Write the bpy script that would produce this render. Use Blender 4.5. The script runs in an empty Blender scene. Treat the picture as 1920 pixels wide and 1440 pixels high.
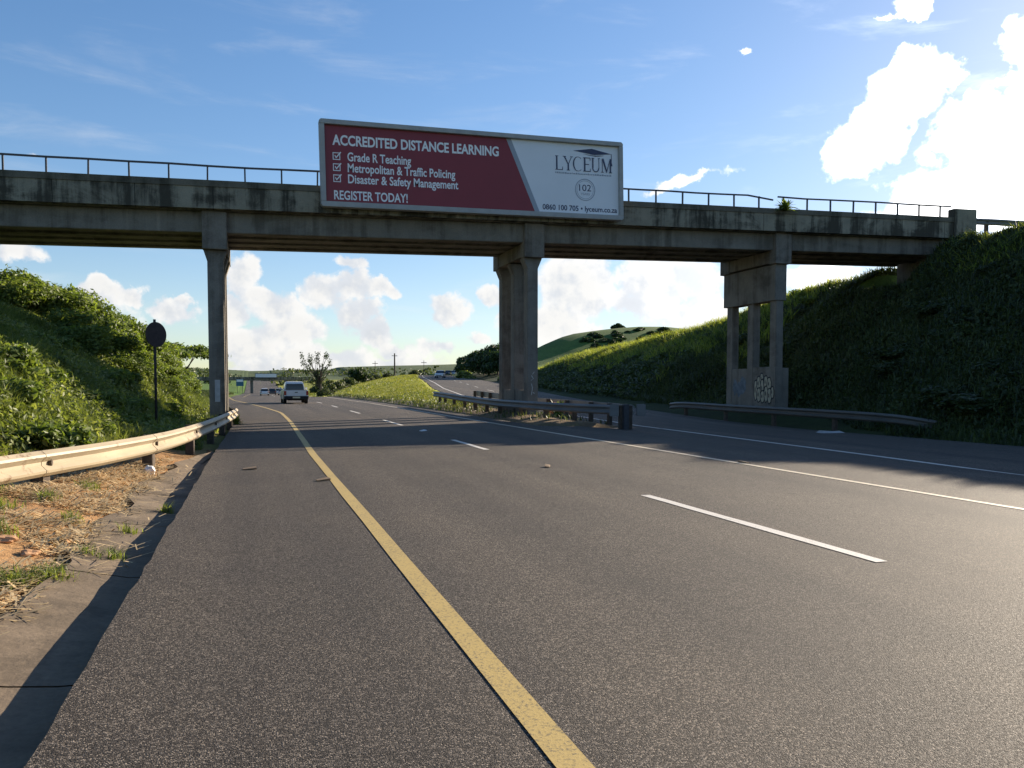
import bpy, bmesh, math, random
import numpy as np
from mathutils import Vector, Matrix
R = math.radians
rng = np.random.default_rng(7)
random.seed(7)
sc = bpy.context.scene
C = sc.collection

# ------------------------------------------------------------------ camera
EYE, YAW, PITCH = 1.36, math.atan(482/1500), R(2.5)
cam = bpy.data.cameras.new('camera'); co = bpy.data.objects.new('camera', cam); C.objects.link(co)
co.location = (0, 0, EYE); co.rotation_euler = (R(90)-PITCH, 0, -YAW)
cam.lens = 28.125; cam.sensor_width = 36; cam.shift_y = .03515; cam.clip_end = 12000; cam.clip_start = .05
sc.camera = co
sc.render.resolution_x, sc.render.resolution_y = 1024, 768

# ------------------------------------------------------------------ light and exposure
SUN = Vector((2.75, 1.36, 1.0)).normalized()
EXPOSURE, SKY_STRENGTH, SUN_STRENGTH = 1.22, .090, 5.0
sl = bpy.data.lights.new('sun', 'SUN'); so = bpy.data.objects.new('sun', sl); C.objects.link(so)
sl.energy = SUN_STRENGTH; sl.angle = R(.5); sl.color = (1, .86, .68)
so.rotation_euler = SUN.to_track_quat('Z', 'Y').to_euler(); so.location = (30, 20, 40)
sc.view_settings.view_transform = 'Standard'; sc.view_settings.look = 'None'
sc.view_settings.exposure = EXPOSURE; sc.view_settings.gamma = 1
sc.cycles.use_denoising = True
sc.cycles.max_bounces = 6; sc.cycles.transparent_max_bounces = 4
sc.cycles.sample_clamp_indirect = 6

class NT:
    """small node-tree writer"""
    def __init__(s, tree):
        s.t = tree; s.n = tree.nodes; s.l = tree.links
    def put(s, sock, v):
        if v is None: return
        if hasattr(v, 'is_output') or isinstance(v, bpy.types.NodeSocket): s.l.new(v, sock)
        else: sock.default_value = v
    def new(s, typ, **kw):
        nd = s.n.new(typ)
        for k, v in kw.items(): setattr(nd, k, v)
        return nd
    def math(s, op, a, b=None, c=None, clamp=False):
        nd = s.new('ShaderNodeMath', operation=op, use_clamp=clamp)
        for i, v in enumerate((a, b, c)): s.put(nd.inputs[i], v)
        return nd.outputs[0]
    def vmath(s, op, a, b=None):
        nd = s.new('ShaderNodeVectorMath', operation=op)
        s.put(nd.inputs[0], a); s.put(nd.inputs[1], b)
        return nd.outputs['Value' if op in ('LENGTH', 'DOT_PRODUCT') else 'Vector']
    def noise(s, vec, scale, detail=4, rough=.55, dist=0):
        nd = s.new('ShaderNodeTexNoise'); s.put(nd.inputs['Vector'], vec)
        nd.inputs['Scale'].default_value = scale; nd.inputs['Detail'].default_value = detail
        nd.inputs['Roughness'].default_value = rough; nd.inputs['Distortion'].default_value = dist
        return nd
    def ramp(s, fac, stops, interp='LINEAR'):
        nd = s.new('ShaderNodeValToRGB'); s.put(nd.inputs[0], fac); e = nd.color_ramp
        e.interpolation = interp
        while len(e.elements) < len(stops): e.elements.new(.5)
        for el, (p, c) in zip(e.elements, stops):
            el.position = p; el.color = (*c, 1) if len(c) == 3 else c
        return nd.outputs[0]
    def mix(s, fac, a, b, typ='MIX'):
        nd = s.new('ShaderNodeMix', data_type='RGBA', blend_type=typ)
        s.put(nd.inputs[0], fac)
        for i, v in ((6, a), (7, b)):
            if isinstance(v, tuple) and len(v) == 3: v = (*v, 1)
            s.put(nd.inputs[i], v)
        return nd.outputs[2]
    def maprange(s, v, a, b, c=0, d=1, smooth=True):
        nd = s.new('ShaderNodeMapRange', interpolation_type='SMOOTHSTEP' if smooth else 'LINEAR')
        s.put(nd.inputs[0], v)
        for i, x in zip((1, 2, 3, 4), (a, b, c, d)): s.put(nd.inputs[i], x)
        return nd.outputs[0]
    def mapping(s, vec, scale=(1, 1, 1), loc=(0, 0, 0)):
        nd = s.new('ShaderNodeMapping'); s.put(nd.inputs[0], vec)
        nd.inputs['Scale'].default_value = scale; nd.inputs['Location'].default_value = loc
        return nd.outputs[0]

# ------------------------------------------------------------------ sky with clouds
def pix_dir(x, y):
    """direction of the photograph's pixel, used once to lay out where the clouds stand in the sky"""
    f = 1500; py = 722 + f*math.tan(PITCH)
    r, u, w = (x-960)/f, -(y-py)/f, 1.0
    u, w = u*math.cos(PITCH)-w*math.sin(PITCH), u*math.sin(PITCH)+w*math.cos(PITCH)
    return Vector((r*math.cos(YAW)+w*math.sin(YAW), -r*math.sin(YAW)+w*math.cos(YAW), u)).normalized()
CLOUDS = [  # pixel centre, radii, tilt in degrees, strength
 (1735,128,62,42,0,1),(1690,175,68,48,0,1),(1650,225,62,50,0,1),(1605,278,66,48,0,1),(1640,250,72,60,-45,1),
 (1850,235,90,62,0,1),(1905,290,130,100,0,1),(1800,278,75,50,0,1),(1860,370,170,80,0,1.1),(1750,395,110,38,0,1),(1950,200,80,70,0,1),
 (1915,85,36,50,0,.8),(1895,158,38,20,0,.8),(1712,10,36,22,20,.62),(1652,38,34,11,10,.5),(1320,332,95,11,-8,.58),(1250,348,50,9,-20,.5),(1405,97,22,7,0,.45),(65,282,32,12,10,.45),
 (1075,535,85,75,0,1),(1045,605,60,62,0,1),(1250,525,120,62,0,1),(1290,590,95,36,0,.95),(1185,570,50,30,0,.7),(1510,515,80,36,0,1),(1108,616,24,18,0,.7),
 (845,572,62,36,10,1),(915,560,36,28,0,.9),(905,635,45,14,0,.65),(960,590,40,50,0,.9),
 (655,500,40,22,15,.9),(612,545,52,44,0,1),(655,535,56,32,0,1),(712,545,48,20,5,.95),(662,590,52,42,0,1),(700,625,50,30,35,.95),(735,655,50,24,0,.8),
 (455,520,44,55,0,1),(510,570,66,38,0,1),(440,580,40,40,0,1),(545,622,105,40,0,1),(465,645,75,46,0,1),(600,672,150,36,0,.85),(820,655,60,22,0,.75),(480,690,90,22,0,.75),(760,680,140,26,0,.75),(900,700,130,24,0,.6),
 (185,545,46,24,10,.9),(245,562,34,18,10,.85),(325,590,48,26,10,.85),(340,564,18,12,0,.7),(15,470,56,18,10,.6),(100,600,160,60,0,.6),
]
world = bpy.data.worlds.new('World'); sc.world = world; world.use_nodes = True
w = NT(world.node_tree); w.n.clear()
sky = w.new('ShaderNodeTexSky', sky_type='NISHITA'); sky.sun_disc = False
sky.sun_elevation = math.asin(SUN.z); sky.sun_rotation = math.atan2(SUN.x, SUN.y)
sky.air_density = 1.0; sky.dust_density = .3; sky.ozone_density = 2.0; sky.altitude = 50
tc = w.new('ShaderNodeTexCoord'); D = tc.outputs['Generated']
sep = w.new('ShaderNodeSeparateXYZ'); w.put(sep.inputs[0], D)
az = w.math('ARCTAN2', sep.outputs[0], sep.outputs[1]); el = w.math('ARCSINE', sep.outputs[2])
cmb = w.new('ShaderNodeCombineXYZ'); w.put(cmb.inputs[0], az); w.put(cmb.inputs[1], el)
warp = w.noise(D, 22, 6, .6)
wv = w.vmath('MULTIPLY', w.vmath('SUBTRACT', warp.outputs['Color'], (.5, .5, .5)), (.055, .045, 0))
P = w.vmath('ADD', cmb.outputs[0], wv)
acc = None
for cx, cy, rx, ry, tilt, st in CLOUDS:
    d = pix_dir(cx, cy); a0, e0 = math.atan2(d.x, d.y), math.asin(d.z)
    k = 1/1500*math.cos(e0)*.95
    mp = w.new('ShaderNodeMapping', vector_type='TEXTURE'); w.put(mp.inputs[0], P)
    mp.inputs['Location'].default_value = (a0, e0, 0); mp.inputs['Rotation'].default_value = (0, 0, R(-tilt))
    mp.inputs['Scale'].default_value = (rx*k*1.10, ry*k*1.10, 1)
    v = w.math('MULTIPLY_ADD', w.vmath('LENGTH', mp.outputs[0]), -st, st)
    acc = v if acc is None else w.math('SMOOTH_MAX', acc, v, .12)
fb = w.noise(D, 17, 10, .57)
fb2 = w.noise(w.vmath('ADD', D, tuple(SUN*.016)), 17, 10, .57)
dens_in = w.math('ADD', acc, w.math('MULTIPLY', w.math('SUBTRACT', fb.outputs[0], .5), 1.7))
dens = w.maprange(dens_in, .10, .40)
scat = w.noise(D, 5, 8, .62)                                    # loose clouds in the rest of the sky
behind = w.maprange(w.vmath('DOT_PRODUCT', D, tuple(pix_dir(960, 500))), .35, .72, 1, 0)
dens = w.math('MAXIMUM', dens, w.math('MULTIPLY', w.maprange(scat.outputs[0], .60, .74), behind))
cir = w.noise(w.mapping(D, (1.6, 2.4, 9)), 3.2, 7, .6, .4)                  # thin high streaks
dens = w.math('MAXIMUM', dens, w.math('MULTIPLY', w.maprange(cir.outputs[0], .50, .82), .20))
shade = w.maprange(w.math('SUBTRACT', fb.outputs[0], fb2.outputs[0]), -.11, .08)
sund = w.math('MAXIMUM', w.vmath('DOT_PRODUCT', D, tuple(SUN)), 0)
glow = w.math('POWER', sund, 15.0)
cl_col = w.mix(shade, (.77, .80, .85), (1, .985, .96))
thin = w.maprange(dens_in, .25, .85)
cl_col = w.mix(w.math('MULTIPLY', thin, .35), cl_col, (.80, .80, .80), 'MULTIPLY')
cl_str = w.math('ADD', .43, w.math('MULTIPLY', glow, 2.2))
# the sky's own colour, a little deeper than the physical one
hs = w.new('ShaderNodeHueSaturation'); w.put(hs.inputs['Color'], sky.outputs[0])
hs.inputs['Saturation'].default_value = 1.22; hs.inputs['Hue'].default_value = .507
sc_ = w.vmath('MULTIPLY', hs.outputs[0], (SKY_STRENGTH*1.0, SKY_STRENGTH*1.0, SKY_STRENGTH*1.0))
comp = w.vmath('DIVIDE', sc_, w.vmath('ADD', w.vmath('MULTIPLY', sc_, (.95, .80, .55)), (1, 1, 1)))   # soft shoulder round the sun
b1 = w.new('ShaderNodeBackground'); w.put(b1.inputs[0], comp); b1.inputs[1].default_value = 1.0
b2 = w.new('ShaderNodeBackground'); w.put(b2.inputs[0], cl_col); w.put(b2.inputs[1], cl_str)
ms = w.new('ShaderNodeMixShader'); w.put(ms.inputs[0], w.math('MULTIPLY', dens, .96))
w.put(ms.inputs[1], b1.outputs[0]); w.put(ms.inputs[2], b2.outputs[0])
wo = w.new('ShaderNodeOutputWorld'); w.put(wo.inputs[0], ms.outputs[0])
world.cycles.sampling_method = 'MANUAL'; world.cycles.sample_map_resolution = 512

# ------------------------------------------------------------------ object helpers
def tag(o, label=None, cat=None, group=None, kind=None):
    for k, v in (('label', label), ('category', cat), ('group', group), ('kind', kind)):
        if v: o[k] = v
    return o
def thing(name, loc, label, cat, rz=0, group=None):
    o = bpy.data.objects.new(name, None); C.objects.link(o); o.location = loc; o.rotation_euler = (0, 0, rz)
    return tag(o, label, cat, group)
def raw_mesh(name, V, F, mat, parent=None, smooth=False, counts=None):
    """V (n,3), F (m,k) arrays -> one mesh object"""
    V = np.asarray(V, np.float32); F = np.asarray(F, np.int32)
    me = bpy.data.meshes.new(name); me.vertices.add(len(V)); me.vertices.foreach_set('co', V.ravel())
    k = F.shape[1]; me.loops.add(F.size); me.loops.foreach_set('vertex_index', F.ravel())
    me.polygons.add(len(F)); me.polygons.foreach_set('loop_start', np.arange(0, F.size, k, dtype=np.int32))
    me.update(calc_edges=True)
    me.polygons.foreach_set('use_smooth', np.full(len(F), bool(smooth)))
    if mat: me.materials.append(mat)
    o = bpy.data.objects.new(name, me); C.objects.link(o)
    if parent: o.parent = parent
    return o
class MB:
    """collects boxes, prisms, tubes and sweeps; build() links them as one mesh"""
    def __init__(s): s.v = []; s.f = []
    def add(s, vs, fs):
        b = len(s.v); s.v += [tuple(p) for p in vs]; s.f += [tuple(i+b for i in q) for q in fs]; return s
    def hexa(s, p):   # 8 points: bottom 4 ccw, top 4 ccw
        return s.add(p, [(3,2,1,0),(4,5,6,7),(0,1,5,4),(1,2,6,5),(2,3,7,6),(3,0,4,7)])
    def box(s, x0, x1, y0, y1, z0, z1):
        return s.hexa([(x0,y0,z0),(x1,y0,z0),(x1,y1,z0),(x0,y1,z0),(x0,y0,z1),(x1,y0,z1),(x1,y1,z1),(x0,y1,z1)])
    def prism(s, poly, a, b, ax='y'):
        """extrude a 2-d outline between a and b along an axis; outline is (x,z) for y, (y,z) for x, (x,y) for z"""
        def P(u, v, t): return {'y': (u, t, v), 'x': (t, u, v), 'z': (u, v, t)}[ax]
        n = len(poly); vs = [P(u, v, a) for u, v in poly]+[P(u, v, b) for u, v in poly]
        fs = [tuple(range(n)), tuple(range(2*n-1, n-1, -1))]+[(i, (i+1) % n+0, (i+1) % n+n, i+n)[::-1] for i in range(n)]
        return s.add(vs, fs)
    def tube(s, pts, r, n=8, r2=None):
        pts = [Vector(p) for p in pts]; m = len(pts); vs = []; fs = []
        for i, p in enumerate(pts):
            t = (pts[min(i+1, m-1)]-pts[max(i-1, 0)]).normalized()
            u = t.cross(Vector((0, 0, 1)) if abs(t.z) < .95 else Vector((1, 0, 0))).normalized(); q = t.cross(u)
            rr = r if r2 is None else r+(r2-r)*i/(m-1)
            vs += [p+(u*math.cos(2*math.pi*k/n)+q*math.sin(2*math.pi*k/n))*rr for k in range(n)]
        for i in range(m-1):
            fs += [(i*n+k, i*n+(k+1) % n, (i+1)*n+(k+1) % n, (i+1)*n+k) for k in range(n)]
        fs += [tuple(range(n))[::-1], tuple(range((m-1)*n, m*n))]
        return s.add(vs, fs)
    def sweep(s, path, prof, closed=True):
        """prof: (offset sideways to the right of travel, z); path: 3-d points, kept upright"""
        path = [Vector(p) for p in path]; m = len(path); n = len(prof); vs = []; fs = []
        for i, p in enumerate(path):
            t = path[min(i+1, m-1)]-path[max(i-1, 0)]; t.z = 0; t.normalize(); rt = Vector((t.y, -t.x, 0))
            vs += [p+rt*a+Vector((0, 0, b)) for a, b in prof]
        e = n if closed else n-1
        for i in range(m-1):
            fs += [(i*n+k, (i+1)*n+k, (i+1)*n+(k+1) % n, i*n+(k+1) % n) for k in range(e)]
        if closed: fs += [tuple(range(n)), tuple(range((m-1)*n, m*n))[::-1]]
        return s.add(vs, fs)
    def build(s, name, mat, parent=None, bevel=0, smooth=False):
        me = bpy.data.meshes.new(name); me.from_pydata(s.v, [], s.f)
        bm = bmesh.new(); bm.from_mesh(me); bmesh.ops.recalc_face_normals(bm, faces=bm.faces)
        if bevel:
            bmesh.ops.bevel(bm, geom=[e for e in bm.edges if len(e.link_faces) == 2 and e.calc_face_angle(0) > .5], offset=bevel, segments=2, affect='EDGES', clamp_overlap=True)
        bm.to_mesh(me); bm.free()
        me.polygons.foreach_set('use_smooth', np.full(len(me.polygons), bool(smooth)))
        me.materials.append(mat)
        o = bpy.data.objects.new(name, me); C.objects.link(o)
        if parent: o.parent = parent
        return o
def copy_tree(o, parent=None):
    c = o.copy(); C.objects.link(c); c.parent = parent
    for ch in o.children: copy_tree(ch, c)
    return c

# ------------------------------------------------------------------ materials
def mat(name):
    m = bpy.data.materials.new(name); m.use_nodes = True; t = NT(m.node_tree)
    return m, t, m.node_tree.nodes['Principled BSDF']
def plain(name, col, rough=.6, metal=0, var=.25, scale=6, spec=.5, bump=0):
    m, t, b = mat(name); g = t.new('ShaderNodeTexCoord').outputs['Object']
    n = t.noise(g, scale, 6, .6)
    lo = tuple(c*(1-var) for c in col); hi = tuple(min(1, c*(1+var)) for c in col)
    t.put(b.inputs['Base Color'], t.ramp(n.outputs[0], [(.3, lo), (.7, hi)]))
    t.put(b.inputs['Roughness'], rough); b.inputs['Metallic'].default_value = metal
    b.inputs['Specular IOR Level'].default_value = spec
    if bump:
        bp = t.new('ShaderNodeBump'); t.put(bp.inputs['Height'], n.outputs[0]); bp.inputs['Strength'].default_value = bump
        t.put(b.inputs['Normal'], bp.outputs[0])
    return m
M = {}
def asphalt():
    m, t, b = mat('asphalt'); g = t.new('ShaderNodeTexCoord').outputs['Object']
    vor = t.new('ShaderNodeTexVoronoi'); t.put(vor.inputs['Vector'], g); vor.inputs['Scale'].default_value = 165
    vc = t.new('ShaderNodeSeparateColor'); t.put(vc.inputs[0], vor.outputs['Color'])
    st = t.ramp(vc.outputs[0], [(0, (.007, .0062, .0054)), (.45, (.024, .021, .018)), (.70, (.090, .078, .066)), (1, (.40, .35, .29))])
    n2 = t.noise(g, 60, 4, .7)
    st = t.mix(.30, st, t.ramp(n2.outputs[0], [(.32, (.014, .0122, .0104)), (.68, (.125, .108, .091))]))
    lane = t.noise(t.mapping(g, (.9, .03, 1)), 1.0, 4, .5)          # polished wheel tracks, oil between them
    st = t.mix(1, st, t.ramp(lane.outputs[0], [(.3, (.64, .64, .66)), (.7, (1.22, 1.18, 1.12))]), 'MULTIPLY')
    big = t.noise(g, .35, 6, .65)
    st = t.mix(1, st, t.ramp(big.outputs[0], [(.32, (.80, .79, .80)), (.68, (1.14, 1.10, 1.04))]), 'MULTIPLY')
    spot = t.noise(g, 2.3, 3, .5)
    st = t.mix(t.math('MULTIPLY', t.maprange(spot.outputs[0], .66, .74), .45), st, (.022, .019, .017))
    t.put(b.inputs['Base Color'], st); b.inputs['Specular IOR Level'].default_value = .25
    t.put(b.inputs['Roughness'], t.maprange(n2.outputs[0], .3, .7, .68, .9))
    h = t.math('ADD', t.math('MULTIPLY', vor.outputs['Distance'], -1), t.math('MULTIPLY', vc.outputs[1], .8))
    bp = t.new('ShaderNodeBump'); t.put(bp.inputs['Height'], h); bp.inputs['Strength'].default_value = .7; bp.inputs['Distance'].default_value = .004
    t.put(b.inputs['Normal'], bp.outputs[0]); return m
M['asphalt'] = asphalt()
def paint(name, col, wear):
    m, t, b = mat(name); g = t.new('ShaderNodeTexCoord').outputs['Object']
    n = t.noise(g, 60, 5, .7); n3 = t.noise(g, 2.2, 4, .6)
    k = t.maprange(t.math('ADD', t.math('MULTIPLY', n.outputs[0], .95), t.math('MULTIPLY', n3.outputs[0], .22)), wear, wear+.16)
    t.put(b.inputs['Base Color'], t.mix(k, col, tuple(c*.32+.03 for c in col)))
    b.inputs['Roughness'].default_value = .65
    bp = t.new('ShaderNodeBump'); t.put(bp.inputs['Height'], n.outputs[0]); bp.inputs['Strength'].default_value = .4; bp.inputs['Distance'].default_value = .004
    t.put(b.inputs['Normal'], bp.outputs[0]); return m
M['yellow_paint'] = paint('yellow_paint', (.45, .32, .10), .585)
M['white_paint'] = paint('white_paint', (.64, .60, .53), .61)
def concrete(name, base, dark, streak=1.0, lo=.46, hi=.62, joint=0):
    m, t, b = mat(name); g = t.new('ShaderNodeTexCoord').outputs['Object']
    n = t.noise(g, 1.1, 8, .65); fine = t.noise(g, 24, 6, .7); blotch = t.noise(t.mapping(g, (.55, .55, .8)), 1.0, 7, .7, .6)
    s = t.noise(t.mapping(g, (1.6, 1.6, .13), (3, 1, 0)), 1.0, 7, .68)
    pale = t.noise(t.mapping(g, (2.6, 2.6, .10), (9, 4, 2)), 1.0, 4, .5)
    c = t.ramp(n.outputs[0], [(.3, tuple(x*.66 for x in base)), (.68, base)])
    c = t.mix(t.math('MULTIPLY', t.maprange(pale.outputs[0], .60, .72), .45), c, tuple(x*1.35 for x in base))
    k = t.math('MULTIPLY', t.maprange(t.math('ADD', t.math('MULTIPLY', s.outputs[0], .55), t.math('MULTIPLY', blotch.outputs[0], .45)), lo, hi), streak, clamp=True)
    c = t.mix(k, c, dark)
    if joint:
        sx = t.new('ShaderNodeSeparateXYZ'); t.put(sx.inputs[0], g)
        fr = t.math('FRACT', t.math('DIVIDE', t.math('ADD', sx.outputs[0], 100), joint))
        c = t.mix(t.math('MULTIPLY', t.math('LESS_THAN', fr, .030/joint), .75), c, tuple(x*.5 for x in dark))
    c = t.mix(1, c, t.ramp(fine.outputs[0], [(.3, (.80, .80, .80)), (.7, (1.14, 1.14, 1.14))]), 'MULTIPLY')
    t.put(b.inputs['Base Color'], c); b.inputs['Roughness'].default_value = .88; b.inputs['Specular IOR Level'].default_value = .25
    bp = t.new('ShaderNodeBump'); t.put(bp.inputs['Height'], t.math('ADD', fine.outputs[0], n.outputs[0])); bp.inputs['Strength'].default_value = .4; bp.inputs['Distance'].default_value = .02
    t.put(b.inputs['Normal'], bp.outputs[0]); return m
M['parapet'] = concrete('stained_concrete', (.30, .275, .21), (.040, .037, .028), .92, .45, .57, 2.53)
M['coping'] = concrete('coping_concrete', (.17, .155, .12), (.045, .042, .03), .9)
M['girder'] = concrete('girder_concrete', (.25, .23, .195), (.085, .075, .06), .7, .46, .60)
M['pier'] = concrete('pier_concrete', (.24, .215, .18), (.075, .063, .05), .8)
M['slab'] = concrete('channel_concrete', (.21, .16, .11), (.085, .066, .046), .85)
M['rail_cream'] = plain('weathered_cream_rail', (.50, .42, .29), .55, 0, .28, 2.5)
def rusty(name, base, rust, amt):
    m, t, b = mat(name); g = t.new('ShaderNodeTexCoord').outputs['Object']
    n = t.noise(g, 3.2, 8, .7); n2 = t.noise(t.mapping(g, (1, 1, 6)), .9, 5, .6)
    c = t.mix(t.maprange(n.outputs[0], amt, amt+.12), base, rust)
    c = t.mix(1, c, t.ramp(n2.outputs[0], [(.3, (.78, .76, .72)), (.7, (1.12, 1.1, 1.06))]), 'MULTIPLY')
    t.put(b.inputs['Base Color'], c); b.inputs['Roughness'].default_value = .55; return m
M['rail_cream'] = rusty('weathered_cream_rail', (.37, .31, .215), (.16, .09, .045), .56)
M['rail_dull'] = rusty('weathered_dull_rail', (.10, .095, .085), (.07, .05, .04), .60)
M['rail_grey'] = rusty('weathered_grey_rail', (.17, .17, .17), (.09, .065, .05), .60)
M['post'] = plain('old_timber', (.075, .055, .04), .9, 0, .4, 8)
M['steel_dark'] = plain('dark_steel', (.05, .052, .06), .5, .2, .3, 8)
M['pole_rust'] = plain('dark_rusted_pole', (.035, .026, .022), .8, 0, .5, 30)
M['sign_back'] = plain('dark_sign_back', (.030, .020, .018), .7, 0, .4, 12)
M['frame'] = plain('billboard_frame_paint', (.33, .33, .32), .5, 0, .12, 3)
M['maroon'] = plain('maroon_vinyl', (.215, .018, .030), .45, 0, .06, .8)
M['board_white'] = plain('white_vinyl', (.72, .74, .78), .45, 0, .03, .8)
M['letter_white'] = plain('white_lettering', (.80, .80, .80), .5, 0, .03, 5)
M['letter_navy'] = plain('navy_lettering', (.035, .045, .10), .5, 0, .1, 5)
M['stripe_grey'] = plain('grey_stripe', (.30, .33, .38), .5, 0, .05, 2)
M['ring_grey'] = plain('grey_seal', (.33, .36, .42), .5, 0, .05, 5)
M['car_white'] = plain('white_car_paint', (.74, .74, .73), .25, 0, .05, 2)
M['car_silver'] = plain('silver_car_paint', (.40, .42, .45), .25, .3, .05, 2)
M['car_dark'] = plain('dark_car_paint', (.03, .035, .05), .25, 0, .1, 2)
M['glass'] = plain('dark_glass', (.025, .03, .035), .08, 0, .1, 2, .7)
M['rubber'] = plain('black_rubber', (.016, .016, .017), .8, 0, .2, 20)
M['red_lens'] = plain('red_lens', (.32, .02, .015), .25, 0, .1, 8)
M['clear_lens'] = plain('clear_lens', (.75, .75, .72), .2, 0, .05, 8)
M['chrome'] = plain('dull_rim_metal', (.45, .45, .46), .35, .7, .1, 8)
M['plate'] = plain('number_plate', (.70, .66, .45), .5, 0, .05, 8)
M['blue_sign'] = plain('blue_green_sign', (.02, .11, .20), .5, 0, .1, 2)
M['bark'] = plain('bark', (.10, .078, .058), .9, 0, .4, 12, .3, .4)
M['straw'] = plain('straw', (.50, .37, .20), .9, 0, .45, 3, .2)
M['dead_leaf'] = plain('dead_leaf', (.22, .15, .09), .9, 0, .4, 30)
M['graffiti_cream'] = plain('cream_spray_paint', (.40, .36, .26), .7, 0, .12, 9)
M['graffiti_black'] = plain('black_spray_paint', (.015, .015, .018), .7, 0, .2, 9)
M['graffiti_blue'] = plain('blue_spray_paint', (.11, .135, .16), .7, 0, .4, 5)
M['graffiti_pale'] = plain('pale_spray_paint', (.52, .52, .49), .7, 0, .2, 5)
M['orange'] = plain('faded_orange_paint', (.45, .16, .09), .7, 0, .2, 5)
M['litter'] = plain('white_litter', (.70, .70, .68), .5, 0, .1, 8)
M['rock'] = plain('orange_clod', (.42, .24, .13), .95, 0, .3, 5, .2, .5)

def leaf_mat(name, dark, mid, light, trans=.35, tcol=None, scale=.6, gloss=.35):
    m, t, b = mat(name); g = t.new('ShaderNodeNewGeometry')
    rnd = g.outputs['Random Per Island']
    pos = t.noise(g.outputs['Position'], scale, 4, .6)
    f = t.math('ADD', t.math('MULTIPLY', rnd, .55), t.math('MULTIPLY', t.math('SUBTRACT', pos.outputs[0], .28), 1.0))
    c = t.ramp(f, [(.12, dark), (.5, mid), (.92, light)])
    t.put(b.inputs['Base Color'], c); b.inputs['Roughness'].default_value = .5; b.inputs['Specular IOR Level'].default_value = gloss
    tr = t.new('ShaderNodeBsdfTranslucent')
    t.put(tr.inputs[0], t.mix(1, c, tcol or (1.5, 1.55, .6), 'MULTIPLY'))
    mx = t.new('ShaderNodeMixShader'); mx.inputs[0].default_value = trans
    t.put(mx.inputs[1], b.outputs[0]); t.put(mx.inputs[2], tr.outputs[0])
    t.put(t.n['Material Output'].inputs[0], mx.outputs[0]); return m
M['leaf'] = leaf_mat('shrub_leaf', (.038, .060, .014), (.125, .172, .038), (.25, .285, .085), .44)
M['leaf_dark'] = leaf_mat('dark_leaf', (.010, .022, .007), (.026, .048, .013), (.060, .095, .022), .25)
M['grass'] = leaf_mat('bank_grass', (.07, .095, .026), (.165, .20, .06), (.30, .31, .13), .44)
M['grass_bright'] = leaf_mat('median_grass', (.12, .165, .028), (.27, .285, .05), (.36, .33, .075), .36, (1.2, 1.2, .5), .16)
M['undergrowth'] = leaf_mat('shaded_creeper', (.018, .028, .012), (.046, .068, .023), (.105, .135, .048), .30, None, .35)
M['rim_grass'] = leaf_mat('rim_grass', (.09, .12, .03), (.19, .23, .06), (.33, .34, .12), .62, (1.6, 1.55, .6), .3)
M['leaf_far'] = leaf_mat('roadside_leaf', (.030, .042, .018), (.065, .085, .030), (.125, .14, .05), .3, None, .2)

# ------------------------------------------------------------------ the lie of the land
def tab(*pts):
    xs, ys = np.array(pts, float).T
    return lambda v: np.interp(v, xs, ys)
mz = tab((-80,0),(95,0),(112,-.38),(135,-.85),(170,-.75),(250,-1.25),(400,-2.7),(480,-2.5),(600,0),(800,4.5),(1000,8),(1600,12))
xl = tab((-80,-.80),(16,-.80),(28,-.72),(45,-.95),(50,-1.35),(61,-2.3),(75,-3.7),(90,-4.6),(120,-4.6),(200,-3.2),(400,-5),(1000,-8))
yl = tab((-80,1.06),(16,1.07),(31,1.25),(41,1.22),(49.6,.64),(61,-.32),(75,-1.75),(90,-2.6),(120,-2.4),(200,-1.2),(400,-2),(1000,-4))
xr = tab((-80,10.3),(24.6,10.3),(25.2,9.0),(30,9.15),(37,9.3),(68,9.3),(100,8.7),(150,8.2),(200,7.8),(400,13),(1000,20))
Lx = tab((-80,11.6),(10,11.8),(14,12.2),(26,13.1),(33,13.4),(45,13.8),(58,14.7),(75,17.2),(100,21.8),(140,29),(180,36.5),(230,46.5),(280,57),(330,69),(420,95))
Rx = tab((-80,19.7),(30,19.75),(45,20.6),(58,22.2),(75,25.2),(100,30.2),(140,37.6),(180,45),(230,55),(280,65.5),(330,77.5),(420,103))
rz = tab((-80,-.1),(26,-.1),(33,.02),(45,.30),(58,.62),(75,1.05),(100,1.65),(140,2.5),(180,3.25),(230,4.2),(280,4.8),(330,5.2),(420,5.6))
medl = tab((-80,10.3),(24.2,10.3),(25.2,12.3),(420,94))      # only used near the nose
def left_edge_of_right(Y): return np.where(Y < 24.2, 10.3, np.where(Y < 26, 10.3+(Lx(Y)-.9-10.3)*np.clip((Y-24.2)/1.0, 0, 1), Lx(Y)-1.0))
def rroad(X, Y):                                             # crossfall: the outer side lies lower near the camera
    t = np.clip((X-10.3)/9.4, 0, 1); k = np.clip((60-Y)/30, 0, 1)
    base = rz(Y); near = np.where(X < 11.6, np.interp(X, (10.3, 11.6), (0, 1))*base, base)
    return np.where(Y < 24.2, near, base) - .20*np.clip((X-Lx(Y))/(Rx(Y)-Lx(Y)), 0, 1)*k
toeL = tab((-80,-5.2),(5,-4.6),(10,-3.9),(13,-3.5),(15,-2.95),(18,-2.6),(32,-2.0),(45,-2.5),(60,-4.0),(75,-5.4),(100,-6.6),(400,-8),(1000,-12))
capL = tab((-80,3.6),(60,3.4),(90,2.6),(120,1.2),(160,.3),(1000,.3))
crestR = tab((-80,7.0),(22,7.1),(25,7.5),(30,7.8),(34,7.2),(38,6.6),(44,6.0),(54,4.7),(69,3.8),(99,2.6),(140,3.6),(200,4.8),(300,6.5),(420,8),(900,8))
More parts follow.
